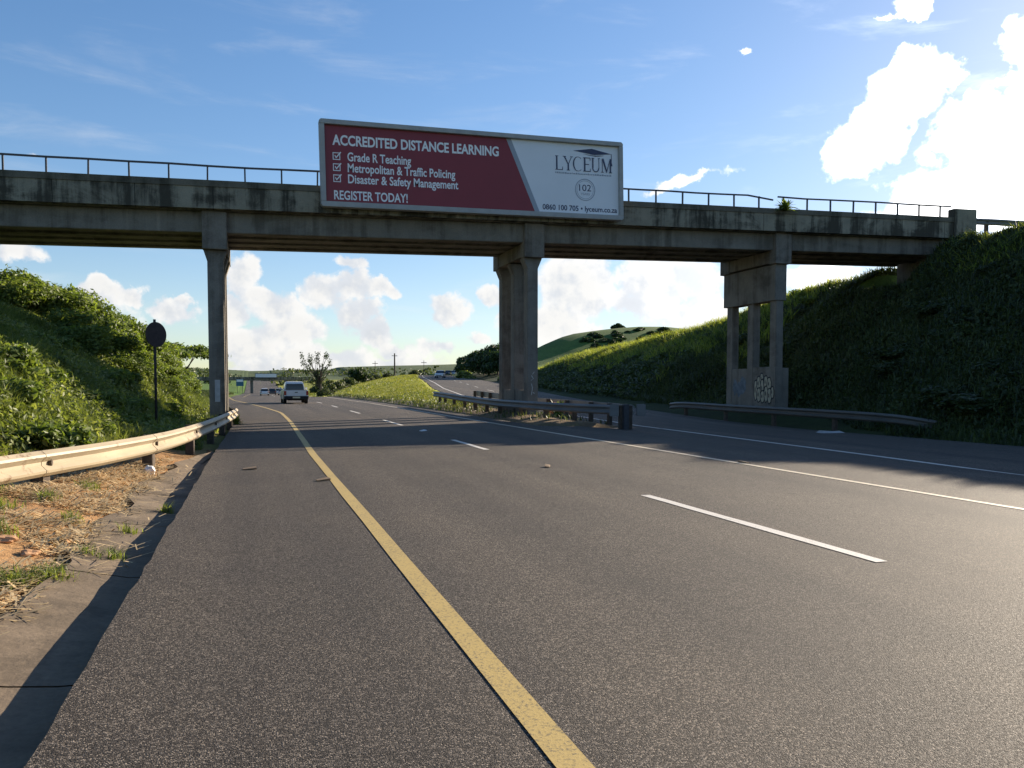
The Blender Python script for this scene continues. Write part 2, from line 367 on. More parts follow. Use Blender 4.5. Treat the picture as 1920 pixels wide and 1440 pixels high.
crestX = tab((-80,30),(25,30.3),(30,31.5),(44,32.5),(54,33.5),(69,35),(99,38),(140,47),(180,55),(300,85),(420,115))
toeR = tab((-80,20.6),(21,20.8),(24,21.6),(27,22.8),(30.3,23.8),(33,23.2),(36,22.7),(44,23),(58,24.2),(75,27),(100,32),(140,39.5),(180,47),(300,74),(420,107))
def smin(a, b, k): h = np.clip(.5+.5*(b-a)/k, 0, 1); return b+(a-b)*h-k*h*(1-h)
def sstep(v, a, b): t = np.clip((v-a)/(b-a), 0, 1); return t*t*(3-2*t)
_ph = rng.uniform(0, 6.28, (3, 14)); _fr = rng.normal(0, 1, (2, 14)); _fr /= np.hypot(*_fr)
def bumps(X, Y, wl, o=0):
    s = 0
    for i in range(14):
        f = 6.28/wl*(.6+.12*i); s = s+np.sin((_fr[0, i]*X+_fr[1, i]*Y)*f+_ph[o, i])/(1+.25*i)
    return s/4
def ground(X, Y):
    X = np.asarray(X, float); Y = np.asarray(Y, float)
    m, r = mz(Y), rz(Y); a, b = xl(Y), xr(Y); l = left_edge_of_right(Y); q = Rx(Y)
    # left verge and bank
    d = a-X; te = toeL(Y)
    verge = m + np.interp(d, (-.2, 0, .06, .75, 1.4, 3), (-.25, -.16, -.15, -.07, .10, .22))
    s = np.maximum(te-X, 0)
    bank = smin(.66*s, capL(Y)+.05*s, 1.2); bank = np.where(s <= 0, 0, np.maximum(bank, 0))
    zl = verge + bank + .16*bumps(X, Y, 5)*sstep(s, .3, 2.5) + .015*bumps(X, Y, .8)*sstep(d, .75, 1.3)
    farl = sstep(Y, 150, 500); zl = zl + farl*np.clip(d-8, 0, 400)*.012
    # median
    wd = np.maximum(l-b, .05); t = np.clip((X-b)/wd, 0, 1)
    zm = m+(r-m)*(t*t*(3-2*t)) + np.minimum(np.minimum(X-b, l-X), 1.0)*.16*sstep(wd, .4, 2) + .10*bumps(X, Y, 9, 1)*sstep(np.minimum(X-b, l-X), .5, 4)
    # right shoulder and bank
    s = np.maximum(X-toeR(Y), 0); run = np.maximum(crestX(Y)-toeR(Y), 4); cr = np.maximum(crestR(Y)-(r-.2)*(Y > 90)*1.0, .5)
    up = smin(s/run*cr*1.06, cr+0*s, .9); up = np.where(s <= 0, 0, np.maximum(up, 0))
    ratio = X/np.maximum(Y, 1.0)
    extra = sstep(ratio, 1.27, 1.62)*sstep(X, 24, 31)*.0
    zr = r-.22*np.clip((60-Y)/30, 0, 1) + np.interp(X-q, (0, .4, 1.6, 3), (-.1, .0, .22, .35)) + up + extra + .22*bumps(X, Y, 6, 2)*sstep(s, .5, 3)
    zr = zr - .02*np.clip(X-crestX(Y)-6, 0, 200)*(Y < 120)
    zr = np.where((Y > 30.35) & (Y < 35.5) & (X > 27), np.minimum(zr, 5.7+.12*(X-30)), zr)
    # under the carriageways
    z = np.where(X < a, zl, np.where(X < b, m-.30, np.where(X < l, zm, np.where(X < q, rroad(X, Y)-.30, zr))))
    # far hills
    hB = 21*np.exp(-(((X-183)/62)**2+((Y-345)/75)**2)) + 6*np.exp(-(((X-118)/40)**2+((Y-335)/60)**2))
    hA = 11.5*np.exp(-(((X-92)/48)**2+((Y-520)/80)**2))
    hL = 12.5*np.exp(-((Y-1180)/200)**2)*(1+.12*np.sin(X/70)) + np.maximum(0, X-20)*.05*np.exp(-((Y-1180)/200)**2)
    far = sstep(Y, 1250, 1900)*14
    away = sstep(np.maximum(a-X, np.maximum(X-q, 0)), 2, 60); mid = (X > b+2) & (X < l-2)
    return z + hB*away + hA*np.maximum(away, .0) + hL*np.maximum(sstep(np.abs(X-8), 14, 40), sstep(Y, 960, 1040)) + far
# ground sheet: one grid, fine near the camera
def steps(a, b, d0, g):
    out = [a]; d = d0
    while out[-1] < b: out.append(out[-1]+d); d *= g
    return out
gx = sorted(set(np.round(np.concatenate([
    -np.array(steps(14, 2600, .8, 1.16)), np.arange(-14, -4, .35), np.arange(-4, -.4, .1), np.arange(-.4, 8.6, .9),
    np.arange(8.6, 14, .25), np.arange(14, 19.6, .6), np.arange(19.6, 40, .4), np.array(steps(40, 120, 1.2, 1.02)), np.array(steps(122, 3000, 4, 1.12))]), 3)))
gy = sorted(set(np.round(np.concatenate([
    -np.array(steps(4, 120, 1.5, 1.3)), np.arange(-4, 4, .5), np.arange(4, 24, .22), np.arange(24, 62, .5), np.array(steps(62, 420, 1.0, 1.022)), np.array(steps(425, 4500, 10, 1.09))]), 3)))
GX, GY = np.meshgrid(np.array(gx), np.array(gy)); GZ = ground(GX, GY)
nx, ny = len(gx), len(gy)
idx = np.arange(nx*ny).reshape(ny, nx)
F = np.stack([idx[:-1, :-1], idx[:-1, 1:], idx[1:, 1:], idx[1:, :-1]], -1).reshape(-1, 4)
def ground_mat():
    m, t, b = mat('ground_soil_and_turf'); g = t.new('ShaderNodeTexCoord').outputs['Object']
    at = t.new('ShaderNodeVertexColor', layer_name='cover')
    n = t.noise(g, .9, 8, .7); n2 = t.noise(g, 14, 6, .7); n3 = t.noise(g, .035, 6, .6)
    c = t.mix(1, at.outputs[0], t.ramp(n.outputs[0], [(.3, (.62, .62, .62)), (.7, (1.25, 1.22, 1.15))]), 'MULTIPLY')
    c = t.mix(1, c, t.ramp(n2.outputs[0], [(.3, (.6, .6, .6)), (.7, (1.3, 1.28, 1.2))]), 'MULTIPLY')
    c = t.mix(1, c, t.ramp(n3.outputs[0], [(.35, (.8, .86, .8)), (.65, (1.15, 1.1, 1.0))]), 'MULTIPLY')
    t.put(b.inputs['Base Color'], c); b.inputs['Roughness'].default_value = .95; b.inputs['Specular IOR Level'].default_value = .15
    h = t.math('ADD', n2.outputs[0], t.math('MULTIPLY', n.outputs[0], 2))
    bp = t.new('ShaderNodeBump'); t.put(bp.inputs['Height'], h); bp.inputs['Strength'].default_value = .6; bp.inputs['Distance'].default_value = .05
    t.put(b.inputs['Normal'], bp.outputs[0]); return m
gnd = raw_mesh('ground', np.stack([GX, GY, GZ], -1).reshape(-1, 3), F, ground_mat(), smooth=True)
tag(gnd, 'soil verges, grassy banks, median and rolling green hills around the road', 'ground', kind='structure')
def cover(X, Y):
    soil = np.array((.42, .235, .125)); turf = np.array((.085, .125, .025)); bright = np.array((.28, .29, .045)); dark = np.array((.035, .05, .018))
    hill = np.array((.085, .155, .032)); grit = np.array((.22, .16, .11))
    X_, Y_ = X.ravel(), Y.ravel(); c = np.tile(turf, (X_.size, 1))
    def put(mask, col):
        k = np.clip(mask, 0, 1)[:, None]; c[:] = c*(1-k)+col*k
    dl = xl(Y_)-X_
    put(((dl > 0) & (X_ > toeL(Y_)-.2) & (Y_ < 60))*(1-.75*sstep(Y_, 17, 21)), soil)
    mid = (X_ > xr(Y_)) & (X_ < left_edge_of_right(Y_)+.3) & (Y_ > 23)
    put(mid*sstep(Y_, 40, 48), bright)
    put(mid*(1-sstep(Y_, 40, 48)), grit)
    put(mid*(1-sstep(X_-xr(Y_), .5+.3*np.sin(Y_), 1.6))*.9, grit*.9)
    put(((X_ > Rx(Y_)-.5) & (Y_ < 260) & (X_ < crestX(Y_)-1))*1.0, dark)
    put(((X_ > crestX(Y_)-1) & (Y_ < 190))*1.0, hill)
    put(((Y_ >= 190) & ~mid)*sstep(Y_, 190, 230), hill)
    rows = .5+.5*np.sin((GZ.ravel())*2.2)
    put((Y_ > 230)*(X_ > 60)*rows*.35, hill*.62)
    put((Y_ > 850)*1.0, np.array((.085, .12, .06)))
    return c
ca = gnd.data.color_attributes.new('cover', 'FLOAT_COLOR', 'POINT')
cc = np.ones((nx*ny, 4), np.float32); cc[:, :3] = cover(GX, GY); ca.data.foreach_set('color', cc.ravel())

# ------------------------------------------------------------------ roads and markings
def ribbon(name, left, right, zf, ys, m, skirt=True, nseg=6, thick=.14):
    V, Fa = [], []
    cols = nseg+1+(2 if skirt else 0)
    for y in ys:
        a, b = left(y), right(y); row = []
        for i in range(nseg+1):
            x = a+(b-a)*i/nseg; row.append((x, y, zf(x, y)))
        if skirt: row = [(row[0][0]-.015, y, row[0][2]-thick)]+row+[(row[-1][0]+.015, y, row[-1][2]-thick)]
        V += row
    for j in range(len(ys)-1):
        for i in range(cols-1): k = j*cols+i; Fa.append((k, k+1, k+cols+1, k+cols))
    return raw_mesh(name, V, Fa, m)
ys_main = np.concatenate([np.arange(-60, 2, 2), np.arange(2, 40, .25), np.arange(40, 130, 1.0), np.array(steps(130, 960, 3, 1.05))])
rag = {}
def ragged(y):
    return float(xl(y)) + (.005*math.sin(y*2.1)+.007*math.sin(y*7.3+1)+random.uniform(-.008, .008))*(1 if y < 60 else 0)
main = ribbon('road', ragged, lambda y: float(xr(y)), lambda x, y: float(mz(y)), ys_main, M['asphalt'])
tag(main, 'dark asphalt carriageway with yellow edge line running under the bridge', 'road', kind='structure')
ys_r = np.concatenate([np.arange(-60, 24, 1.0), np.arange(24, 27, .1), np.arange(27, 130, 1.0), np.array(steps(130, 420, 3, 1.04))])
opp = ribbon('road', lambda y: float(left_edge_of_right(np.float64(y))), lambda y: float(Rx(y)), lambda x, y: float(rroad(np.float64(x), np.float64(y))), ys_r, M['asphalt'], nseg=10)
tag(opp, 'opposite carriageway right of the median, half in the shade of the bank', 'road', kind='structure')
def stripe(name, xf, zf, ranges, wd, m, label):
    V, Fa = [], []
    for y0, y1 in ranges:
        n = max(2, int((y1-y0)/(.5 if y1 < 70 else 2)))
        for i in range(n+1):
            y = y0+(y1-y0)*i/n; x = float(xf(y)); b = len(V)
            jl, jr = random.uniform(-.006, .006), random.uniform(-.006, .006)
            V += [(x-wd/2+jl, y, zf(x, y)+.005), (x+wd/2+jr, y, zf(x, y)+.005)]
            if i: Fa.append((b-2, b-1, b+1, b))
    return tag(raw_mesh(name, V, Fa, m), label, 'road marking', kind='structure')
zmain = lambda x, y: float(mz(y)); zopp = lambda x, y: float(rroad(np.float64(x), np.float64(y)))
stripe('road_marking', yl, zmain, [(-40, 300)], .135, M['yellow_paint'], 'solid yellow line along the left shoulder, bending left beyond the bridge')
dash = [(-18.4, -14.3), (-7, -2.9), (4.93, 8.85), (16.15, 19.3), (26.8, 31.2), (38.7, 42.9)]+[(50+11.6*k, 54+11.6*k) for k in range(20)]
stripe('road_marking', tab((-40,4.55),(9,4.57),(30,4.75),(60,4.85),(100,3.8),(200,3.2),(400,5)), zmain, dash, .12, M['white_paint'], 'broken white lane line in the middle of the near carriageway')
xw = tab((-40,7.85),(10,8.0),(60,8.25),(100,7.6),(200,7.0),(400,10.5))
stripe('road_marking', xw, zmain, [(-40, 300)], .11, paint('pale_yellow_paint', (.62, .54, .40), .60), 'thin pale line along the right edge of the near carriageway')
stripe('road_marking', Lx, zopp, [(-40, 23.9), (24.0, 400)], .13, M['white_paint'], 'white line along the near edge of the opposite carriageway')
stripe('road_marking', lambda y: Lx(y)+3.7, zopp, [(66+12*k, 70+12*k) for k in range(26)], .11, M['white_paint'], 'broken white lane line of the shaded opposite carriageway')

# concrete side channel, slab by slab with open joints
V, Fa = [], []
y = -6.0; k = 0
while y < 17.5:
    ln = 2.35 if y > 3 else 2.6
    for i in range(9):
        yy = y+(ln-.02)*i/8
        xi = -.70; xo = -1.50-.10*math.sin(yy*1.7)-.05*math.sin(yy*4.1+1)-.9*max(0, (4.5-yy)/6)
        if yy > 13: xo = xo+(yy-13)*.10
        b = len(V)
        V += [(xi, yy, -.135), (xi-.25, yy, -.128), ((xi+xo)/2, yy, -.105), (xo, yy, -.03), (xo-.02, yy, -.14)]
        if i:
            for j in range(4): Fa.append((b-5+j, b-4+j, b+1+j, b+j)[::-1])
    y += ln
tag(raw_mesh('side_channel', V, Fa, M['slab'], smooth=False), 'brown concrete drain channel beside the asphalt edge', 'channel', kind='structure')

# ------------------------------------------------------------------ the overbridge
ztop = lambda X: 8.625+.0245*X
Y0, Y1 = 30.5, 35.3                       # faces of the two parapets
XA, XB = -24.0, 33.5
br = thing('road_bridge', (0, 0, 0), 'narrow concrete road bridge on three piers crossing over both carriageways', 'bridge')
def along(mb, x0, x1, y0, y1, za, zb, n=1):
    """a beam that follows the deck's gradient"""
    for i in range(n):
        a, b = x0+(x1-x0)*i/n, x0+(x1-x0)*(i+1)/n
        mb.hexa([(a,y0,ztop(a)+za),(b,y0,ztop(b)+za),(b,y1,ztop(b)+za),(a,y1,ztop(a)+za),(a,y0,ztop(a)+zb),(b,y0,ztop(b)+zb),(b,y1,ztop(b)+zb),(a,y1,ztop(a)+zb)])
    return mb
PX = (-1.30, 10.85, 22.72)                 # pier centres
for ya, yb, yc0, yc1 in ((Y0, Y0+.30, Y0-.035, Y0+.34), (Y1-.30, Y1, Y1-.34, Y1+.035)):
    pr = along(MB(), XA, XB-1.4, ya, yb, -.98, -.225).build('parapet', M['parapet'], br)
    along(MB(), XA, XB-1.4, yc0, yc1, -.222, 0).build('coping', M['coping'], pr)
    eb = along(MB(), XB-1.4+.003, XB, ya-.05, yb+.05, -.98, .42).build('end_block', M['parapet'], br, bevel=.02)
along(MB(), XA, XB-.05, Y0+.303, Y1-.303, -1.0, -.50).build('deck', M['girder'], br)
gb = ((Y0+.50, Y0+.90), (Y0+1.62, Y0+1.98), (Y1-1.98, Y1-1.62), (Y1-.78, Y1-.38))
ends = [XA]+[p for p in PX]+[XB-.6]
for a, b in zip(ends[:-1], ends[1:]):
    for ya, yb in gb:
        along(MB(), a+.22, b-.22, ya, yb, -1.74, -1.003).build('girder', M['girder'], br, bevel=.02)
    along(MB(), a+.25, b-.25, gb[0][1]+.003, gb[3][0]-.003, -1.66, -1.6).build('soffit', M['girder'], br)
CY = (31.0, 32.75, 34.5)                   # front faces of the three columns of a pier
def pier(px, base, wd=.27, dp=.5, haunch=True):
    zt = ztop(px)
    root = MB()      # cap beam: a deep block at each face joined by the beam under the girders
    blk = [(px-.42, zt-2.36), (px+.42, zt-2.36), (px+.42, zt-1.02), (px-.42, zt-1.02)]
    root.prism(blk, Y0+.27, Y0+.80); root.prism(blk, Y1-.80, Y1-.02)
    root.box(px-.40, px+.40, Y0+.803, Y1-.803, zt-2.30, zt-1.75)
    pr = root.build('pier', M['pier'], br, bevel=.015)
    zb = zt-2.365
    for cy in CY:
        c = MB().box(px-wd, px+wd, cy, cy+dp, base, zb)
        if haunch:
            c.hexa([(px-wd+.002, cy+.003, zb-.42), (px+wd-.002, cy+.003, zb-.42), (px+wd-.002, cy+dp-.003, zb-.42), (px-wd+.002, cy+dp-.003, zb-.42), (px-.40, cy+.003, zb-.002), (px+.40, cy+.003, zb-.002), (px+.40, cy+dp-.003, zb-.002), (px-.40, cy+dp-.003, zb-.002)])
        c.build('column', M['pier'], pr, bevel=.012)
    return pr
p1 = pier(PX[0], -.3)
p2 = pier(PX[1], -.3, .225)
p3 = pier(PX[2], .0, .19, .46, False)
# pier on the median: low plinth walls between its columns
for a, b in ((CY[0]+.503, CY[1]-.003), (CY[1]+.503, CY[2]-.003)):
    MB().box(PX[1]-.19, PX[1]+.19, a, b, -.3, 1.15).build('plinth', M['pier'], p2, bevel=.01)
# pier on the right verge: wall panel high up, plinth wall below
MB().box(PX[2]-.30, PX[2]+.30, CY[0]-.06, CY[2]+.62, 5.2, ztop(PX[2])-2.37).build('wall_panel', M['pier'], p3, bevel=.012)
for a, b in ((CY[0]+.463, CY[1]-.003), (CY[1]+.463, CY[2]-.003)):
    MB().box(PX[2]-.175, PX[2]+.175, a, b, .0, 2.15).build('plinth', M['pier'], p3, bevel=.01)
MB().box(PX[2]+.193, PX[2]+.56, CY[0]+.05, CY[0]+.45, .0, 2.15).build('plinth', M['pier'], p3, bevel=.01)
# abutment at the right end
ab = MB().box(33.0, 33.6, Y0+.75, Y1-.35, 3.5, ztop(33)-1.02).build('abutment', M['pier'], br)
MB().box(33.0, 35.2, Y0+.1, Y0+.5, 4.5, ztop(33)-1.003).build('wing_wall', M['pier'], br)
ab2 = MB().box(-25, -24, Y0+.35, Y1-.35, 0, ztop(-24)-1.03).build('abutment', M['pier'], br)
# railings
def railing(yc, gapx):
    rl = MB()
    runs = [(XA+.5, gapx-.15), (gapx+.10, XB-1.45)]
    for a, b in runs:
        n = int((b-a)/1.3)
        pts = [(a+(b-a)*i/n, yc+random.uniform(-.012, .012), ztop(a+(b-a)*i/n)+.54+random.uniform(-.02, .012)) for i in range(n+1)]
        if b == gapx-.15: pts[-1] = (pts[-1][0], yc, pts[-1][2]-.13)
        for q0, q1 in zip(pts[:-1], pts[1:]):
            rl.hexa([(q0[0],yc-.03,q0[2]-.03),(q1[0],yc-.03,q1[2]-.03),(q1[0],yc+.03,q1[2]-.03),(q0[0],yc+.03,q0[2]-.03),(q0[0],yc-.03,q0[2]+.03),(q1[0],yc-.03,q1[2]+.03),(q1[0],yc+.03,q1[2]+.03),(q0[0],yc+.03,q0[2]+.03)])
    r = rl.build('railing', M['steel_dark'], br)
    x = -23.0
    first = None
    while x < XB-1.5:
        if first is None:
            first = MB().box(-.028, .028, -.03, .03, -.02, .525).build('post', M['steel_dark'], r); o = first
        else:
            o = first.copy(); C.objects.link(o); o.parent = r
        o.location = (x, yc, ztop(x)); o.rotation_euler = (0, random.uniform(-.02, .02), 0)
        x += 1.265
railing(Y0+.12, 22.15); railing(Y1-.12, 12.0)

def disc_pts(cx, cz, rx, rz_, n=18, wob=0):
    return [(cx+rx*math.cos(2*math.pi*i/n)*(1+wob*math.sin(3*i)), cz+rz_*math.sin(2*math.pi*i/n)*(1+wob*math.cos(2*i))) for i in range(n)]
# graffiti: pale bubble shapes outlined in black on the plinth facing the road
gp = PX[2]-.215
pl = MB().box(gp, PX[2]-.193, CY[0]-.02, CY[1]-.006, .0, 2.2).build('plinth', M['pier'], p3)
ol, fl = MB(), MB()
bub = [(32.45,1.22,.13,.46),(32.22,1.52,.14,.34),(32.20,1.00,.15,.32),(31.98,1.76,.12,.24),(31.94,1.28,.12,.44),(31.90,.92,.15,.27),(31.66,1.58,.14,.30),(31.62,1.05,.14,.36),(31.40,1.50,.15,.30),(31.36,.96,.14,.34),(31.14,1.12,.10,.26)]
for i, (yy, zz, a, b) in enumerate(bub):
    d = gp-.002-.002*i
    ol.prism(disc_pts(yy, zz-.1, a+.04, b+.05, 20, .07), d-.0008, d, 'x')
    fl.prism(disc_pts(yy, zz-.1, a-.012, b-.012, 20, .07), d-.0017, d-.0009, 'x')
    ol.prism(disc_pts(yy+.02, zz-.08, a*.22, b*.32, 12, .1), d-.0026-.02, d-.0018-.02, 'x')
ol.build('graffiti', M['graffiti_black'], p3); fl.build('graffiti', M['graffiti_cream'], p3)
bl = MB()
for i, (yy, zz, a, b) in enumerate([(33.55,1.35,.26,.42),(33.85,1.15,.22,.36),(34.2,1.25,.18,.40)]):
    bl.prism(disc_pts(yy, zz, a, b, 16, .15), PX[2]-.1805-.001*i, PX[2]-.1797-.001*i, 'x')
bl.build('graffiti', M['graffiti_blue'], p3)
# pale tags on the front of the median pier, on the left pier and on the abutment
tg = MB()
for q in ([(10.80,.95),(10.84,1.25),(10.80,1.42)],[(10.78,1.55),(10.88,1.62),(10.80,1.75)],[(10.84,1.80),(10.92,1.90)],[(10.86,1.05),(10.93,1.02)]):
    tg.tube([(x, 30.997, z) for x, z in q], .014, 5)
tg.build('graffiti', M['graffiti_pale'], p2)
MB().box(-1.38, -1.20, 30.992, 30.998, .75, 1.55).build('notice', plain('pale_notice', (.42, .42, .42), .6, 0, .15, 6), p1)
tg = MB()
for i in range(7):
    x0 = 0; y0 = 31.7+.36*i
    tg.prism([(y0, 6.2+.1*(i % 2)), (y0+.22, 6.12), (y0+.34, 6.85-.12*(i % 3)), (y0+.12, 6.9)], 32.990+.0006*i, 32.9904+.0006*i, 'x')
tg.build('graffiti', M['graffiti_pale'], ab)

# ------------------------------------------------------------------ billboard hung on the bridge
bb = thing('billboard', (2.39, 30.16, 7.86), 'wide maroon and white billboard for distance learning hung on the bridge parapet', 'billboard')
bb.rotation_euler = (0, -math.atan(.0195), 0)
BW, BH = 12.08, 3.14
fr = MB()
fr.prism([(0, .07), (.07, 0), (BW-.07, 0), (BW, .07), (BW, .19), (0, .19)], -.10, .22)
fr.prism([(0, BH-.17), (BW, BH-.17), (BW, BH-.07), (BW-.07, BH), (.07, BH), (0, BH-.07)], -.10, .22)
fr.box(0, .19, -.098, .218, .193, BH-.173); fr.box(BW-.17, BW, -.098, .218, .193, BH-.173)
fr.build('frame', M['frame'], bb, bevel=.012)
MB().box(.19, BW-.17, .06, .20, .19, BH-.17).build('backing', M['steel_dark'], bb)
u0, u1, v0, v1 = .192, BW-.172, .192, BH-.172
ut, ub = 7.13, 8.28
MB().prism([(u0, v0), (ub, v0), (ut, v1), (u0, v1)], .045, .057).build('panel', M['maroon'], bb)
MB().prism([(ub+.002, v0), (ub+.20, v0), (ut+.20, v1), (ut+.002, v1)], .044, .057).build('stripe', M['stripe_grey'], bb)
MB().prism([(ub+.202, v0), (u1, v0), (u1, v1), (ut+.202, v1)], .045, .057).build('panel', M['board_white'], bb)
for x in (1.0, 4.0, 8.0, 11.0):
    for v in (.25, 1.0): MB().box(x, x+.08, .203, .33, v, v+.08).build('bracket', M['steel_dark'], bb)
def text(body, u, v, wd, ht, m, bold=0, name='lettering', y=.038):
    """a line of text as a mesh, fitted to a width and to a cap height"""
    cu = bpy.data.curves.new(name, 'FONT'); cu.body = body; cu.size = 1; cu.offset = bold; cu.extrude = 0; cu.resolution_u = 4
    o = bpy.data.objects.new(name, cu); C.objects.link(o)
    dg = bpy.context.evaluated_depsgraph_get(); me = bpy.data.meshes.new_from_object(o.evaluated_get(dg))
    bpy.data.objects.remove(o); n = len(me.vertices); co_ = np.zeros(n*3, np.float32); me.vertices.foreach_get('co', co_); co_ = co_.reshape(-1, 3)
    cap = .70 + bold
    x0, x1 = co_[:, 0].min(), co_[:, 0].max()
    out = np.zeros_like(co_); out[:, 0] = u+(co_[:, 0]-x0)/(x1-x0)*wd; out[:, 1] = y; out[:, 2] = v+co_[:, 1]*ht/cap
    me.vertices.foreach_set('co', out.ravel()); me.update(); me.name = name
    me.materials.clear(); me.materials.append(m)
    ob = bpy.data.objects.new(name, me); C.objects.link(ob); ob.parent = bb; return ob
LW, LN = M['letter_white'], M['letter_navy']
text('ACCREDITED DISTANCE LEARNING', .47, 2.27, 6.35, .37, LW, .03)
text('Grade R Teaching', 1.00, 1.71, 2.36, .32, LW, .02)
text('Metropolitan & Traffic Policing', 1.00, 1.31, 4.06, .32, LW, .02)
text('Disaster & Safety Management', 1.00, .91, 4.17, .32, LW, .02)
text('REGISTER TODAY!', .48, .30, 2.72, .33, LW, .022)
ck = MB()
for v in (1.71, 1.31, .91):
    a, b, s = .47, v+.01, .27
    for q in ((a,a+s,b,b+.03),(a,a+s,b+s-.03,b+s),(a,a+.03,b+.031,b+s-.031),(a+s-.03,a+s,b+.031,b+s-.031)): ck.box(q[0], q[1], .034, .044, q[2], q[3])
    ck.prism([(a+.06,b+.15),(a+.12,b+.05),(a+.31,b+.27),(a+.28,b+.30),(a+.12,b+.11),(a+.09,b+.18)], .028, .033)
ck.build('checkbox', LW, bb)
MB().box(.50, 1.25, .036, .043, .165+.04, .215).build('underline', LW, bb)
# serif word and its mortarboard
lg = MB(); LX, LV, LH = 9.16, 1.90, .56
dep = [.040]
def rect(a, b, c, d): dep[0] -= .0004; lg.box(LX+a, LX+b, dep[0], dep[0]+.003, LV+c*LH, LV+d*LH)
def para(p): dep[0] -= .0004; lg.prism([(LX+u, LV+v*LH) for u, v in p], dep[0], dep[0]+.003)
def stem(x, w=.065): rect(x, x+w, 0, 1); rect(x-.035, x+w+.035, 0, .045); rect(x-.035, x+w+.035, .955, 1)
stem(.04); rect(.10, .32, 0, .05); para([(.29, 0), (.33, 0), (.33, .25), (.315, .25)])                            # L
para([(.36, 1), (.43, 1), (.58, .45), (.53, .45)]); para([(.70, 1), (.73, 1), (.585, .45), (.55, .45)]); rect(.53, .595, 0, .45); rect(.49, .635, 0, .045); rect(.33, .47, .955, 1); rect(.65, .77, .955, 1)  # Y
n = 20
for i in range(n):                                                                                              # C
    a0, a1 = R(48+264*i/n), R(48+264*(i+1)/n)
    t0 = .022+.035*max(0, -math.cos(a0)); t1 = .022+.035*max(0, -math.cos(a1))
    para([(.98+.22*math.cos(a0), .5+.52*math.sin(a0)), (.98+.22*math.cos(a1), .5+.52*math.sin(a1)), (.98+(.22-t1)*math.cos(a1), .5+(.52-t1*1.3)*math.sin(a1)), (.98+(.22-t0)*math.cos(a0), .5+(.52-t0*1.3)*math.sin(a0))])
stem(1.24); rect(1.30, 1.52, 0, .05); rect(1.30, 1.52, .95, 1); rect(1.30, 1.46, .49, .54); rect(1.50, 1.525, 0, .22); rect(1.495, 1.52, .80, 1)  # E
rect(1.60, 1.655, .3, 1); rect(1.57, 1.69, .955, 1); rect(1.88, 1.905, .3, 1); rect(1.85, 1.94, .955, 1)
for i in range(10):                                                                                             # U
    a0, a1 = math.pi+math.pi*i/10, math.pi+math.pi*(i+1)/10
    para([(1.7525+.1525*math.cos(a0), .3+.31*math.sin(a0)), (1.7525+.1525*math.cos(a1), .3+.31*math.sin(a1)), (1.7525+.11*math.cos(a1), .3+.25*math.sin(a1)), (1.7525+.11*math.cos(a0), .3+.25*math.sin(a0))])
rect(2.03, 2.055, 0, 1); rect(1.99, 2.10, 0, .045); para([(2.03, 1), (2.10, 1), (2.25, .12), (2.21, .02)]); para([(2.40, 1), (2.37, .93), (2.21, .02), (2.24, .0)]); rect(2.37, 2.43, 0, 1); rect(2.335, 2.47, 0, .045)  # M
lg.build('lettering', LN, bb)
cp = MB()
cp.prism([(9.95, 2.70), (10.75, 2.82), (11.62, 2.66), (10.85, 2.58)], .034, .042)
cp.prism([(10.35, 2.60), (10.55, 2.565), (10.9, 2.52), (11.2, 2.555), (11.3, 2.585), (10.85, 2.555)], .0315, .0335)
cp.box(11.60, 11.625, .030, .036, 2.28, 2.655); cp.prism([(11.57, 2.18), (11.65, 2.18), (11.63, 2.30), (11.59, 2.30)], .026, .0295)
cp.build('emblem', LN, bb)
tl = MB(); x = 9.16
while x < 11.60: wl_ = random.uniform(.03, .09); tl.box(x, min(x+wl_, 11.62), .038, .043, 1.765, 1.765+random.choice((.045, .06))); x += wl_+.022
tl.build('tagline', M['stripe_grey'], bb)
rg = MB()
for ro, ri in ((.44, .405), (.365, .35)):
    for i in range(36):
        a0, a1 = 2*math.pi*i/36, 2*math.pi*(i+1)/36
        rg.prism([(10.44+ro*math.cos(a0), 1.17+ro*math.sin(a0)), (10.44+ro*math.cos(a1), 1.17+ro*math.sin(a1)), (10.44+ri*math.cos(a1), 1.17+ri*math.sin(a1)), (10.44+ri*math.cos(a0), 1.17+ri*math.sin(a0))], .038, .043)
rg.build('seal', M['ring_grey'], bb)
text('102', 10.18, 1.12, .52, .26, LN, .0); text('YEARS', 10.24, .96, .40, .09, M['ring_grey'])
text('0860 100 705 • lyceum.co.za', 8.60, .315, 3.24, .21, LN, .018)

# ------------------------------------------------------------------ guard rails
WB = [(0,.155),(.012,.16),(.07,.115),(.078,.085),(.012,.02),(.012,-.02),(.078,-.085),(.07,-.115),(.012,-.16),(0,-.155),(-.002,-.02),(-.002,.02)]
def wprof(z, side=1): return [(side*a, b+z) for a, b in WB][::side]
def spline(pts, n=6):
    P = [Vector(p) for p in pts]; P = [P[0]*2-P[1]]+P+[P[-1]*2-P[-2]]; out = []
    for i in range(1, len(P)-2):
        for k in range(n):
            t = k/n; a, b, c, d = P[i-1], P[i], P[i+1], P[i+2]
            out.append(.5*((2*b)+(c-a)*t+(2*a-5*b+4*c-d)*t*t+(3*b-a-3*c+d)*t**3))
    return out+[P[-2]]
def gz1(x, y): return float(ground(np.float64(x), np.float64(y)))
gl = thing('guardrail', (-1.6, 14, 0), 'weathered cream guardrail curving along the left verge towards the left pier', 'guardrail')
def rel(pts, o): return [Vector(p)-o.location for p in pts]
lp = spline([(-3.9,6.2,.40),(-2.74,10.3,.40),(-1.98,12.6,.40),(-1.42,15.6,.39),(-1.02,20.6,.385),(-.80,26,.37),(-.66,30.2,.36),(-.72,32.2,.34)], 6)
MB().sweep(rel(lp, gl), wprof(0)).build('rail', M['rail_cream'], gl)
